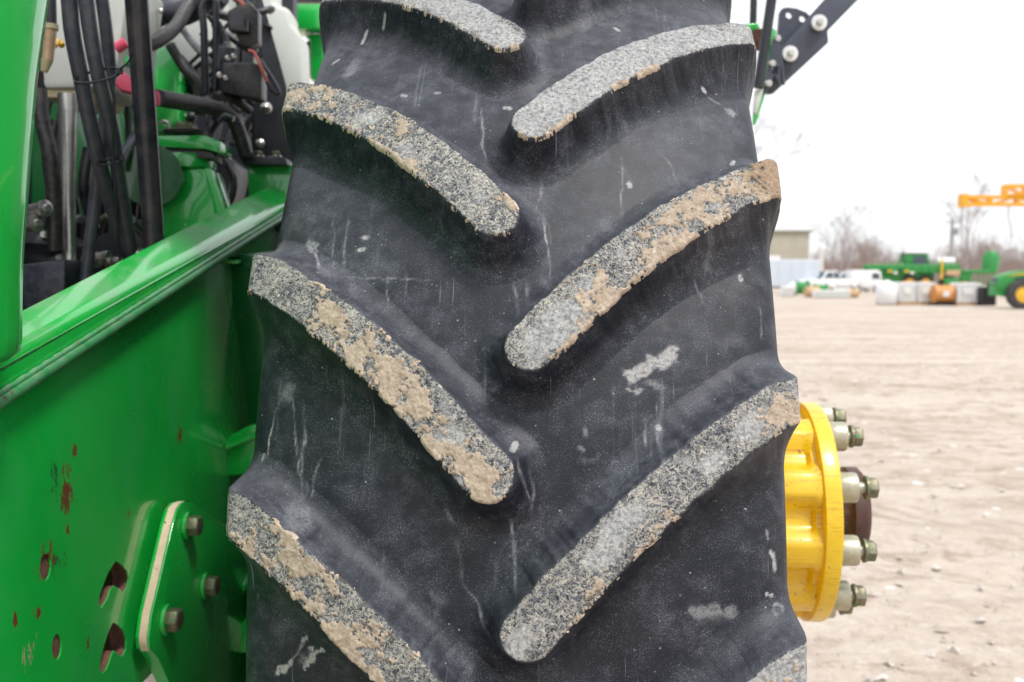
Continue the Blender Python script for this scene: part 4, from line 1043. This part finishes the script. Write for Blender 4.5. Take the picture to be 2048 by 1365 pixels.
# ------------------------------------------------------------------ ground
def ground():
    def sheet(xs, ys, name, amp):
        X, Y = np.meshgrid(xs, ys, indexing='ij')
        Z = (fbm(X, Y, .5, 4, .5, seed=2) - .5)*.05 + (fbm(X, Y*2.2, 2.5, 5, .6, seed=6) - .5)*.05
        Z = Z*amp*.8*np.exp(-np.hypot(X, Y)/60) - .012
        return X, Y, Z
    xs = np.concatenate([-np.geomspace(900, 4, 40), np.linspace(-3.9, 9, 330), np.geomspace(9.1, 900, 60)])
    ys = np.concatenate([-np.geomspace(300, 3, 20), np.linspace(-2.9, 16, 420), np.geomspace(16.1, 1500, 90)])
    X, Y, Z = sheet(xs, ys, 'ground', 1)
    me = bpy.data.meshes.new('ground'); co = np.stack([X, Y, Z], -1).reshape(-1, 3)
    ni, nj = X.shape; I = np.arange(ni*nj).reshape(ni, nj)
    f = np.stack([I[:-1, :-1], I[1:, :-1], I[1:, 1:], I[:-1, 1:]], -1).reshape(-1, 4)
    me.vertices.add(len(co)); me.vertices.foreach_set('co', co.astype(np.float32).ravel()); nf = len(f)
    me.loops.add(nf*4); me.loops.foreach_set('vertex_index', f.astype(np.int32).ravel()); me.polygons.add(nf)
    me.polygons.foreach_set('loop_start', np.arange(0, nf*4, 4, dtype=np.int32)); me.polygons.foreach_set('use_smooth', np.ones(nf, bool)); me.update(calc_edges=True)
    me.materials.append(M['ground']); o = bpy.data.objects.new('ground', me); col.objects.link(o); o['kind'] = 'structure'
ground()
rng = np.random.default_rng(5)
mb = MB()
M['stone'] = simple_noise_mat("pale_stones", (.60, .56, .52), (.42, .36, .30), .9, 0, 4, .2)
for i in range(2600):
    y = 1.2 + 22*rng.random()**1.8; x = .35 + (y + 2)*.62*rng.random(); s = .005 + .022*rng.random()**5
    vs = [];
    for k in range(6):
        v = [(1, 0, 0), (-1, 0, 0), (0, 1, 0), (0, -1, 0), (0, 0, 1), (0, 0, -1)][k]
        q = s*(.7 + .6*rng.random()); vs.append((x + v[0]*q + s*.3*rng.normal(), y + v[1]*q + s*.3*rng.normal(), s*.2 + v[2]*q*.7))
    mb.add(vs, [(0, 2, 4), (2, 1, 4), (1, 3, 4), (3, 0, 4), (2, 0, 5), (1, 2, 5), (3, 1, 5), (0, 3, 5)])
tag(mb.build('loose_stones', 'stone'), 'pale stones scattered over the packed dirt yard', 'stones', kind='stuff')

# ------------------------------------------------------------------ the yard behind, all real size at real distance
CZ = CAM[2]
def G(px, dist):
    """ground point under photo column px at distance dist along the view"""
    p = CAM + ray(px, 682)*dist; return Vector((p[0], p[1], 0))
VR = Vector((math.cos(YAW), math.sin(YAW), 0)); VF = Vector((-math.sin(YAW), math.cos(YAW), 0))
RZ = Matrix.Rotation(YAW, 3, 'Z')
class Thing:
    """a thing whose parts are laid out in its own axes: x to the right of the picture, y away, z up"""
    def __init__(s, name, px, dist, label, cat, group=None, turn=0):
        s.o = empty(name, G(px, dist), label=label, cat=cat, group=group); s.o.rotation_euler.z = YAW + turn
    def part(s, mb, name, m, parent=None, **k):
        o = mb.build(name, m, None, **k); o.parent = parent or s.o; return o
def wheel_far(T, c, r, w, rim='white', name='wheel', front=-1):
    a = Vector((0, 1, 0)); prof = [(-w/2, r*.55), (-w/2, r*.93), (-w*.35, r), (w*.35, r), (w/2, r*.93), (w/2, r*.55)]
    t = T.part(MB().lathe(prof, c, a, 28), name, 'tyre_far')
    T.part(MB().lathe([(-w*.42, 0), (-w*.40, r*.25), (-w*.30, r*.5), (-w*.45, r*.56), (w*.45, r*.56), (w*.3, 0)], c, a, 24), 'rim', rim, t)
    return t
# tan metal shed
T = Thing('metal_shed', 1480, 125, 'tan metal shed with a flat dark roof edge behind the white trailer', 'shed')
wd = PX(1, 125)
hs = (555 - 466)*PX(1, 125) + CZ
T.part(MB().box((0, 5, hs/2), (2*135*wd, 10, hs)), 'wall', 'shed')
mb = MB()
for i in range(60): mb.box((-135*wd + (i + .5)*270*wd/60, -.03, hs/2), (.09, .05, hs - .3))
T.part(mb, 'cladding_rib', 'shed', kind='stuff')
T.part(MB().box((0, 5, hs + .12), (2*135*wd + .6, 10.6, .24)), 'roof_edge', 'brown_trim')
T.part(MB().box((3, -.06, 2), (3.6, .1, 4)), 'shed_door', 'white')
# silo, small sheds beside
T = Thing('white_silo', 1638, 120, 'narrow white silo right of the tan shed', 'silo')
T.part(MB().lathe([(0, 0), (0, .34), (4.6, .34), (5.0, .12), (5.05, 0)], (0, 0, 0), (0, 0, 1), 20), 'silo_shell', 'pale')
T = Thing('grey_post', 1679, 100, 'thin grey post standing between the shed and the dark trees', 'post')
T.part(MB().lathe([(0, 0), (0, .08), (5.0, .06), (5.0, 0)], (0, 0, 0), (0, 0, 1), 10), 'post_shaft', 'pole')
T.part(MB().box((0, 0, 5.0), (.5, .1, .1)), 'cross_arm', 'pole')
# white box trailer
T = Thing('box_trailer', 1560, 84, 'long white box trailer parked in front of the tan shed', 'trailer')
h1 = (555 - 520)*PX(1, 84) + CZ
T.part(MB().box((-1.2, 1.2, (h1 + .55)/2), (8.8, 2.4, h1 - .55), None, .05), 'trailer_body', 'trailer')
for i in range(9): T.part(MB().box((-5.2 + i, -.015, (h1 + .55)/2), (.05, .03, h1 - .65)), 'side_rib', 'trailer')
T.part(MB().box((-1.2, 1.2, .5), (8.6, 1.8, .14)), 'chassis', 'black')
for x in (-3.6, -2.7): wheel_far(T, (x, .15, .42), .42, .25)
T.part(MB().box((2.4, 1.2, .3), (.1, .1, .6)), 'landing_leg', 'black')
# pickups and van
def pickup(px, dist, label, turn=0, cat='pickup', flip=1):
    T = Thing('pickup_truck', px, dist, label, cat, 'white pickup trucks in the yard', turn)
    f = flip
    T.part(MB().prism([(-2.6*f, 0, .5), (2.7*f, 0, .5), (2.75*f, 0, .95), (2.6*f, 0, 1.12), (1.35*f, 0, 1.2), (1.2*f, 0, 1.22), (-.7*f, 0, 1.2), (-.72*f, 0, 1.15), (-2.6*f, 0, 1.15)], (0, 1.9, 0)), 'body', 'white', bevel=.04)
    T.part(MB().prism([(1.35*f, .12, 1.2), (.65*f, .25, 1.85), (-.5*f, .25, 1.88), (-.8*f, .12, 1.2)], (0, 1.62, 0)), 'cab', 'white', bevel=.05)
    T.part(MB().prism([(1.2*f, .10, 1.25), (.62*f, .21, 1.76), (.1*f, .21, 1.78), (.1*f, .10, 1.25)], (0, .03, 0)), 'side_window', 'glass')
    T.part(MB().prism([(.0*f, .10, 1.25), (.0*f, .21, 1.78), (-.45*f, .21, 1.78), (-.7*f, .10, 1.25)], (0, .03, 0)), 'side_window', 'glass')
    T.part(MB().prism([(1.38*f, .25, 1.22), (.70*f, .33, 1.82), (.70*f, 1.6, 1.82), (1.38*f, 1.68, 1.22)], (.015*f, 0, .015)), 'windscreen', 'glass')
    for x in (-1.65, 1.75): wheel_far(T, (x*f, .08, .38), .38, .26, 'cage')
    T.part(MB().box((2.72*f, .95, .62), (.16, 1.85, .2), None, .03), 'bumper', 'black')
    T.part(MB().box((2.72*f, .3, .95), (.06, .35, .18)), 'headlight', 'glass'); T.part(MB().box((2.72*f, 1.6, .95), (.06, .35, .18)), 'headlight', 'glass')
    return T
pickup(1668, 84, 'white pickup with a dark windscreen parked in front of the trailer end', .5, flip=-1)
pickup(1700, 96, 'second white pickup, half hidden behind the first one and the white van', .2, flip=-1)
T = Thing('van', 1732, 86, 'small white van with a square back parked left of the white tanks', 'van')
T.part(MB().prism([(-1.3, 0, .45), (1.25, 0, .45), (1.3, 0, .9), (1.15, 0, 1.75), (.9, 0, 1.95), (-1.3, 0, 1.95)], (0, 1.8, 0)), 'body', 'white', bevel=.06)
T.part(MB().prism([(.4, -.02, 1.2), (1.1, -.02, 1.2), (.95, -.02, 1.7), (.4, -.02, 1.7)], (0, .03, 0)), 'side_window', 'glass')
for x in (-.8, .85): wheel_far(T, (x, .05, .33), .33, .22, 'cage')
T.part(MB().box((1.3, .9, .55), (.1, 1.7, .15)), 'bumper', 'black')
# long green implement (folded planter / sprayer) with cab
T = Thing('field_sprayer', 1835, 96, 'long green field sprayer with a folded boom and cab, behind the white tanks', 'sprayer')
u = PX(1, 96)
def sx_(px): return (px - 1835)*u
def sz_(py): return (555 - py)*u + CZ
mb = MB()
T.part(MB().box(((sx_(1724) + sx_(1915))/2, 0, sz_(538)), ((1915 - 1724)*u, .5, 17*u), None, .05), 'boom_wing', 'fargreen')
for i in range(12): T.part(MB().tube([(sx_(1726 + i*15.5), -.28, sz_(545)), (sx_(1734 + i*15.5), -.28, sz_(531))], .07, 6, smooth_path=False), 'boom_brace', 'fargreen')
T.part(MB().prism([(sx_(1762), .3, sz_(566)), (sx_(1756), .3, sz_(545)), (sx_(1868), .3, sz_(545)), (sx_(1868), .3, sz_(562))], (0, 2, 0)), 'chassis', 'fargreen', bevel=.05)
T.part(MB().prism([(sx_(1808), .4, sz_(531)), (sx_(1811), .4, sz_(508)), (sx_(1855), .4, sz_(508)), (sx_(1862), .4, sz_(531))], (0, 1.7, 0)), 'cab', 'fargreen', bevel=.08)
T.part(MB().prism([(sx_(1824), .36, sz_(529)), (sx_(1826), .36, sz_(513)), (sx_(1851), .36, sz_(513)), (sx_(1856), .36, sz_(529))], (0, .03, 0)), 'cab_window', 'glass')
T.part(MB().box((sx_(1834), 1.2, sz_(505)), (2.6, 1.9, .2), None, .06), 'cab_roof', 'white')
T.part(MB().tube([(sx_(1880), 1.2, sz_(523)), (sx_(1914), 1.2, sz_(523))], .36, 16, smooth_path=False), 'spray_tank', 'white')
T.part(MB().box((sx_(1876), -.4, sz_(538)), (.16, .16, 2.0)), 'yellow_post', 'capyellow')
T.part(MB().box((sx_(1898), -.4, sz_(546)), (1.3, .3, .5), None, .05), 'tan_hopper', 'tan')
T.part(MB().box((sx_(1895), -.3, sz_(563)), (1.2, .5, .6), None, .05), 'step_box', 'fargreen')
for i in range(16):
    xx = 1760 + i*9.5; zz = 530 - 5*math.sin(i*1.7); T.part(MB().tube([(sx_(xx), -.1, sz_(538)), (sx_(xx + 3), -.1, sz_(zz))], .045, 6, smooth_path=False), 'hand_rail', ('fargreen', 'cage', 'black')[i % 3])
for (a_, b_) in ((1765, 1808), (1862, 1915)): T.part(MB().tube([(sx_(a_), -.15, sz_(527)), (sx_(b_), -.15, sz_(526))], .04, 6, smooth_path=False), 'hand_rail', 'fargreen')
for i in range(9): T.part(MB().box((sx_(1730 + i*11), -.32, sz_(540 + (i % 3)*3)), (.35, .12, .22)), 'boom_fitting', ('black', 'capyellow', 'cage')[i % 3])
T.part(MB().tube([(sx_(1806), .5, sz_(531)), (sx_(1806), .5, sz_(503))], .07, 8, smooth_path=False), 'exhaust', 'black')
for i in range(5): T.part(MB().tube([(sx_(1866), .2, sz_(562 - i*5)), (sx_(1872), .2, sz_(562 - i*5))], .035, 6, smooth_path=False), 'ladder_rung', 'cage')
for x in (1818, 1850): wheel_far(T, (sx_(x), .3, .80), .80, .4, 'capyellow')
wheel_far(T, (sx_(1900), .9, .8), .8, .4, 'capyellow')
# second green machine to the right
T = Thing('seed_drill', 1950, 100, 'green folded seed drill standing between the sprayer and the tractor', 'seed drill')
u2 = PX(1, 100)
T.part(MB().box((0, 0, 1.9), (3.4, 1.0, .35), None, .05), 'drill_frame', 'fargreen')
T.part(MB().lathe([(0, 0), (0, .75), (1.4, .85), (2.0, .5), (2.05, 0)], (1.3, .2, 1.9), (.1, 0, 1), 12), 'seed_hopper', 'fargreen')
T.part(MB().box((-1.2, 0, 1.3), (1.0, .8, 1.3), None, .08), 'drill_box', 'fargreen')
for i in range(7): T.part(MB().tube([(-1.6 + i*.5, -.3, 1.8), (-1.5 + i*.5, -.5, .9), (-1.7 + i*.5, -.5, .35)], .06, 6), 'drill_tine', 'fargreen')
for x in (-1.2, 1.3): wheel_far(T, (x, -.4, .5), .5, .3, 'cage')
# bulk tanks
def tote(px, dist, label, wpx=37, hpx=47):
    u_ = PX(1, dist); T = Thing('bulk_tote', px, dist, label, 'tank', 'white caged bulk tanks along the yard'); W_, H_ = wpx*u_, hpx*u_
    T.part(MB().box((0, .5, H_*.55), (W_*.94, .98, H_*.86), None, .05), 'inner_tank', 'white')
    T.part(MB().box((0, .5, .07), (W_, 1.05, .14)), 'pallet', 'tan')
    for i in range(6): T.part(MB().box((-W_/2 + i*W_/5, -.02, H_*.55), (.025, .025, H_*.84)), 'cage_bar', 'cage')
    for i in range(5): T.part(MB().box((0, -.045, H_*(.16 + i*.2)), (W_, .022, .022)), 'cage_bar', 'cage')
    T.part(MB().box((-W_*.05, -.065, H_*.62), (W_*.4, .015, H_*.28)), 'cage_sign', 'cage')
    T.part(MB().lathe([(0, 0), (0, .10), (.06, .1), (.06, 0)], (0, .5, H_*.98), (0, 0, 1), 14), 'filler_cap', 'orange')
    return T
tote(1814, 49, 'white caged bulk tank next to the round white poly tank', 36, 46)
tote(1850, 49, 'white caged bulk tank directly left of the orange drum', 36, 46)
tote(1936, 48, 'white caged bulk tank between the orange drum and the black crate', 48, 46)
T = Thing('poly_tank', 1778, 48.5, 'round white poly tank at the left end of the tank row', 'tank')
T.part(MB().lathe([(0, 0), (0, .42), (.06, .50), (.80, .52), (1.0, .42), (1.12, .2), (1.14, 0)], (0, .5, .02), (0, 0, 1), 32), 'tank_shell', 'white')
T.part(MB().lathe([(0, 0), (0, .13), (.06, .13), (.06, 0)], (0, .5, 1.15), (0, 0, 1), 16), 'tank_lid', 'white')
T = Thing('orange_drum', 1891, 48, 'orange drum on its side with a grey label between two bulk tanks', 'drum')
T.part(MB().tube([(-.42, .5, .52), (.42, .5, .52)], .43, 26, smooth_path=False), 'drum_shell', 'orange')
for x in (-.43, -.15, .15, .43): T.part(MB().tube([(x - .015, .5, .52), (x + .015, .5, .52)], .445, 26, smooth_path=False), 'drum_hoop', 'orange')
T.part(MB().box((0, .05, .55), (.32, .03, .26)), 'drum_label', 'cage'); T.part(MB().box((0, .5, .06), (.9, .8, .12)), 'drum_cradle', 'black')
T = Thing('black_crate', 1976, 47.5, 'black slatted crate between the last bulk tank and the tractor', 'crate')
T.part(MB().box((0, .5, .45), (.68, .9, .86)), 'crate_body', 'black')
for i in range(6): T.part(MB().box((-.30 + i*.12, .03, .45), (.06, .05, .88)), 'crate_slat', 'plastic')
# green tractor at the right edge
T = Thing('far_tractor', 2062, 43, 'green tractor with a yellow wheel rim at the right edge of the picture', 'tractor')
u3 = PX(1, 43)
T.part(MB().prism([(-1.45, 0, .75), (-1.50, 0, 1.15), (-1.30, 0, 1.42), (-.6, 0, 1.60), (1.2, 0, 1.68), (1.2, 0, .85), (-.4, 0, .75)], (0, .8, 0)), 'hood', 'fargreen', bevel=.06)
T.part(MB().prism([(-1.2, -.02, 1.36), (-.6, -.02, 1.5), (1.2, -.02, 1.58), (1.2, -.02, 1.52), (-.6, -.02, 1.44)], (0, .03, 0)), 'yellow_stripe', 'capyellow')
T.part(MB().prism([(-.9, -.02, .95), (-.75, -.02, 1.3), (.4, -.02, 1.4), (.4, -.02, .98)], (0, .03, 0)), 'side_grille', 'black')
T.part(MB().box((-1.47, .4, 1.2), (.08, .5, .2)), 'headlight', 'glass')
T.part(MB().box((-1.25, .4, .72), (.6, .7, .35), None, .04), 'front_weight', 'fargreen')
T.part(MB().prism([(1.2, -.1, 1.0), (1.3, -.1, 2.7), (2.8, -.1, 2.75), (3.0, -.1, 1.0)], (0, 1.4, 0)), 'cab', 'glass', bevel=.05)
T.part(MB().box((2.05, .6, 2.8), (1.9, 1.7, .2), None, .06), 'cab_roof', 'fargreen')
wheel_far(T, (-.55, -.15, .62), .62, .42, 'capyellow'); wheel_far(T, (2.5, -.3, .9), .9, .5, 'capyellow')
T.part(MB().box((1.0, .5, .7), (4, .5, .4)), 'chassis', 'black')
# small things on the ground left of the tanks
def blob(T, c, r, name, m, seed, n=1.0):
    import bmesh
    bm = bmesh.new(); bmesh.ops.create_icosphere(bm, subdivisions=3, radius=1)
    rr = random.Random(seed)
    for v in bm.verts:
        k = 1 + .22*math.sin(v.co.x*7 + seed)*math.sin(v.co.z*6) + rr.uniform(-.1, .1); v.co = Vector((v.co.x*r[0]*k + c[0], v.co.y*r[1]*k + c[1], v.co.z*r[2]*k + c[2]))
    me = bpy.data.meshes.new(name); bm.to_mesh(me); bm.free(); me.materials.append(M[m]); o = bpy.data.objects.new(name, me); col.objects.link(o); o.parent = T.o
for (px, dist, lab, r, m, hub) in ((1601, 72, 'green reel with a white end cone in front of the box trailer', .58, 'fargreen', 1), (1640, 76, 'small green implement hub beside the white pickup', .45, 'fargreen', 0)):
    T = Thing('cable_reel', px, dist, lab, 'reel')
    T.part(MB().lathe([(-.5, 0), (-.5, r), (-.42, r), (-.40, r*.8), (.3, r*.75), (.35, r), (.42, r), (.42, 0)], (0, 0, r), (1, -.3, 0), 22), 'reel_drum', m)
    if hub: T.part(MB().lathe([(0, r*.95), (.25, r*.7), (.55, r*.25), (.6, 0)], (-.45, .13, r), (-1, .3, 0), 20), 'end_cone', 'white')
for (px, dist, lab, s) in ((1623, 68, 'tan bale lying between the two green reels', .45), (1703, 66, 'small tan bale in front of the white van', .36)):
    T = Thing('straw_bale', px, dist, lab, 'bale'); T.part(MB().tube([(-s, 0, s*.8), (s, .2, s*.8)], s*.8, 18, smooth_path=False), 'bale_roll', 'tan')
for (px, dist, lab, sz) in ((1571, 70, 'white sack pile at the foot of the box trailer, next to the tyre', (.7, .6, .7)), (1660, 66, 'low white pallet stack in front of the first pickup', (2.2, 1, .5)), (1683, 68, 'upright white crate right of the low pallet stack', (.8, .6, .95))):
    T = Thing('white_crate', px, dist, lab, 'crate')
    T.part(MB().box((0, 0, sz[2]/2), (sz[0], sz[1], sz[2]), None, .04), 'crate_body', 'white')
    n_ = 3
    for i in range(n_): T.part(MB().box((0, -sz[1]/2 - .02, sz[2]*(i + .5)/n_), (sz[0] + .04, .04, sz[2]*.18)), 'crate_slat', 'poly')
# crane
def lattice(T, name, x0, x1, z0, z1, y, m='crane', w=.5, step=1.5):
    mb = MB(); h = z1 - z0
    for zz in (z0, z1):
        for yy in (y, y + w): mb.box(((x0 + x1)/2, yy, zz), (x1 - x0, .16, .2))
    n = max(1, round((x1 - x0)/step))
    for i in range(n + 1):
        x = x0 + (x1 - x0)*i/n
        for yy in (y, y + w): mb.box((x, yy, (z0 + z1)/2), (.16, .14, h))
        if i < n:
            a, b = (z0, z1) if i % 2 else (z1, z0)
            for yy in (y, y + w): mb.tube([(x, yy, a), (x + (x1 - x0)/n, yy, b)], .06, 6, smooth_path=False)
    T.part(mb, name, m)
T = Thing('crane', 2048, 62, 'orange lattice boom crane reaching in from the right edge above the treeline', 'crane')
u4 = PX(1, 62)
cz = lambda py: (555 - py)*u4 + CZ
cx = lambda px: (px - 2048)*u4
lattice(T, 'boom_tip', cx(1919), cx(2250), cz(410), cz(396), 0, step=1.6)
lattice(T, 'boom_section', cx(2004), cx(2250), cz(393), cz(374), 0, step=1.3)
T.part(MB().box((cx(1921), .2, cz(403)), (.3, .8, .8)), 'tip_plate', 'crane')
T.part(MB().tube([(cx(2012), .2, cz(410)), (cx(2013), .2, cz(440)), (cx(2018), .2, cz(455)), (cx(2019), .2, cz(478))], .035, 6), 'hook_cable', 'pole')
T.part(MB().tube([(cx(1921), .2, cz(412)), (cx(1919), .2, cz(450)), (cx(1921), .2, cz(500))], .035, 6), 'hook_cable', 'pole')
T.part(MB().box((cx(2240), .3, cz(400)/2 + .5), (1.0, 1.0, cz(400) + 1)), 'mast', 'crane'); T.part(MB().box((cx(2240), .3, .5), (3, 3, 1)), 'crane_base', 'crane')
# utility pole
T = Thing('utility_pole', 1898, 118, 'pale utility pole with transformer left of the bare tree', 'pole')
u5 = PX(1, 118); zt = (555 - 437)*u5 + CZ
T.part(MB().lathe([(0, 0), (0, .3), (zt, .16), (zt, 0)], (0, 0, 0), (0, 0, 1), 12), 'pole_shaft', 'pole')
T.part(MB().box((0, -.2, zt - .5), (1.7, .14, .16)), 'cross_arm', 'pole'); T.part(MB().lathe([(0, 0), (0, .28), (.8, .28), (.8, 0)], (.4, -.3, zt - 2), (0, 0, 1), 12), 'transformer', 'pole')
# trees
def tree_mesh(h, seed, spread=.5, levels=5, r0=None, lean=0):
    rr = random.Random(seed); trunk = MB(); crown_ = MB()
    def br(p, d, L, r, lv):
        q = p + d*L
        mid = p.lerp(q, .5) + Vector((rr.uniform(-1, 1), rr.uniform(-1, 1), 0))*L*.06
        (trunk if lv == 0 else crown_).tube([p, mid, q], [r, r*.62], 5 if lv else 8, cap=False, smooth_path=False)
        if lv >= levels: return
        n = 3 if lv else 6
        for i in range(n):
            t = .45 + .55*(i + 1)/n if lv else .35 + .65*(i + 1)/n
            s = p.lerp(q, t)
            a = rr.uniform(0, 2*PI); nd = (d + Vector((math.cos(a), math.sin(a), rr.uniform(-.1, .5)))*spread*(1.1 if lv else .8)).normalized()
            br(s, nd, L*rr.uniform(.45, .68), max(r*(1 - .5*t)*.55, .012*h/8), lv + 1)
    br(Vector((0, 0, 0)), Vector((lean, 0, 1)).normalized(), h*.62, r0 or h*.018, 0)
    return trunk, crown_
def bare_tree(px, dist, h, seed, label, levels=4, spread=.5):
    T = Thing('bare_tree', px, dist, label, 'tree'); a, b = tree_mesh(h, seed, spread, levels)
    T.part(a, 'trunk', 'bark'); T.part(b, 'crown', 'bark')
bare_tree(1928, 112, (555 - 408)*PX(1, 112) + CZ, 5, 'tall bare tree under the tip of the orange crane boom', 5, .42)
bare_tree(1440, 95, 15.5, 12, 'large bare tree mostly hidden by the tyre, twigs reaching out over the shed', 5, .85)
bare_tree(1660, 140, 7.2, 15, 'bushy bare tree just right of the white silo', 5, .6)
bare_tree(1697, 150, 9.5, 18, 'bushy bare tree at the left end of the treeline', 5, .6)
# far bare wood along the horizon: one mass
mb = MB(); rr = random.Random(3)
protos = []
for s in range(5):
    a, b = tree_mesh(1, 100 + s, .55, 4, .012)
    protos.append((np.array(a.v + b.v), a.f + [tuple(i + len(a.v) for i in f) for f in b.f]))
for i in range(240):
    px = rr.uniform(1500, 2250); dist = rr.uniform(185, 250)
    base = G(px, dist); hh = (5.6 + rr.uniform(-1.6, 1.6) + 1.2*math.sin(px*.03) + (1.0 if px > 1950 else 0))
    v, f = protos[i % 5]; a = rr.uniform(0, 6.28); c_, s_ = math.cos(a), math.sin(a)
    vv = np.stack([v[:, 0]*c_ - v[:, 1]*s_, v[:, 0]*s_ + v[:, 1]*c_, v[:, 2]], 1)*np.array([hh*1.1, hh*1.1, hh]) + np.array(base)
    if i % 1 == 0: mb.add(vv, f, False)
for i in range(30000):
    px = rr.uniform(1500, 2250); dist = rr.uniform(180, 255); b_ = G(px, dist); h_ = rr.uniform(1.5, 5.6) ; w_ = rr.uniform(.03, .09)
    l_ = rr.uniform(-.8, .8); mb.add([b_ + Vector((-w_, 0, 0)), b_ + Vector((w_, 0, 0)), b_ + Vector((l_, .2, h_))], [(0, 1, 2)])
me = bpy.data.meshes.new('distant_wood'); me.from_pydata(mb.v, [], mb.f); me.materials.append(M['twigs'])
o = bpy.data.objects.new('distant_wood', me); col.objects.link(o); tag(o, 'pinkish brown bare wood along the far edge of the yard', 'woodland', kind='stuff')
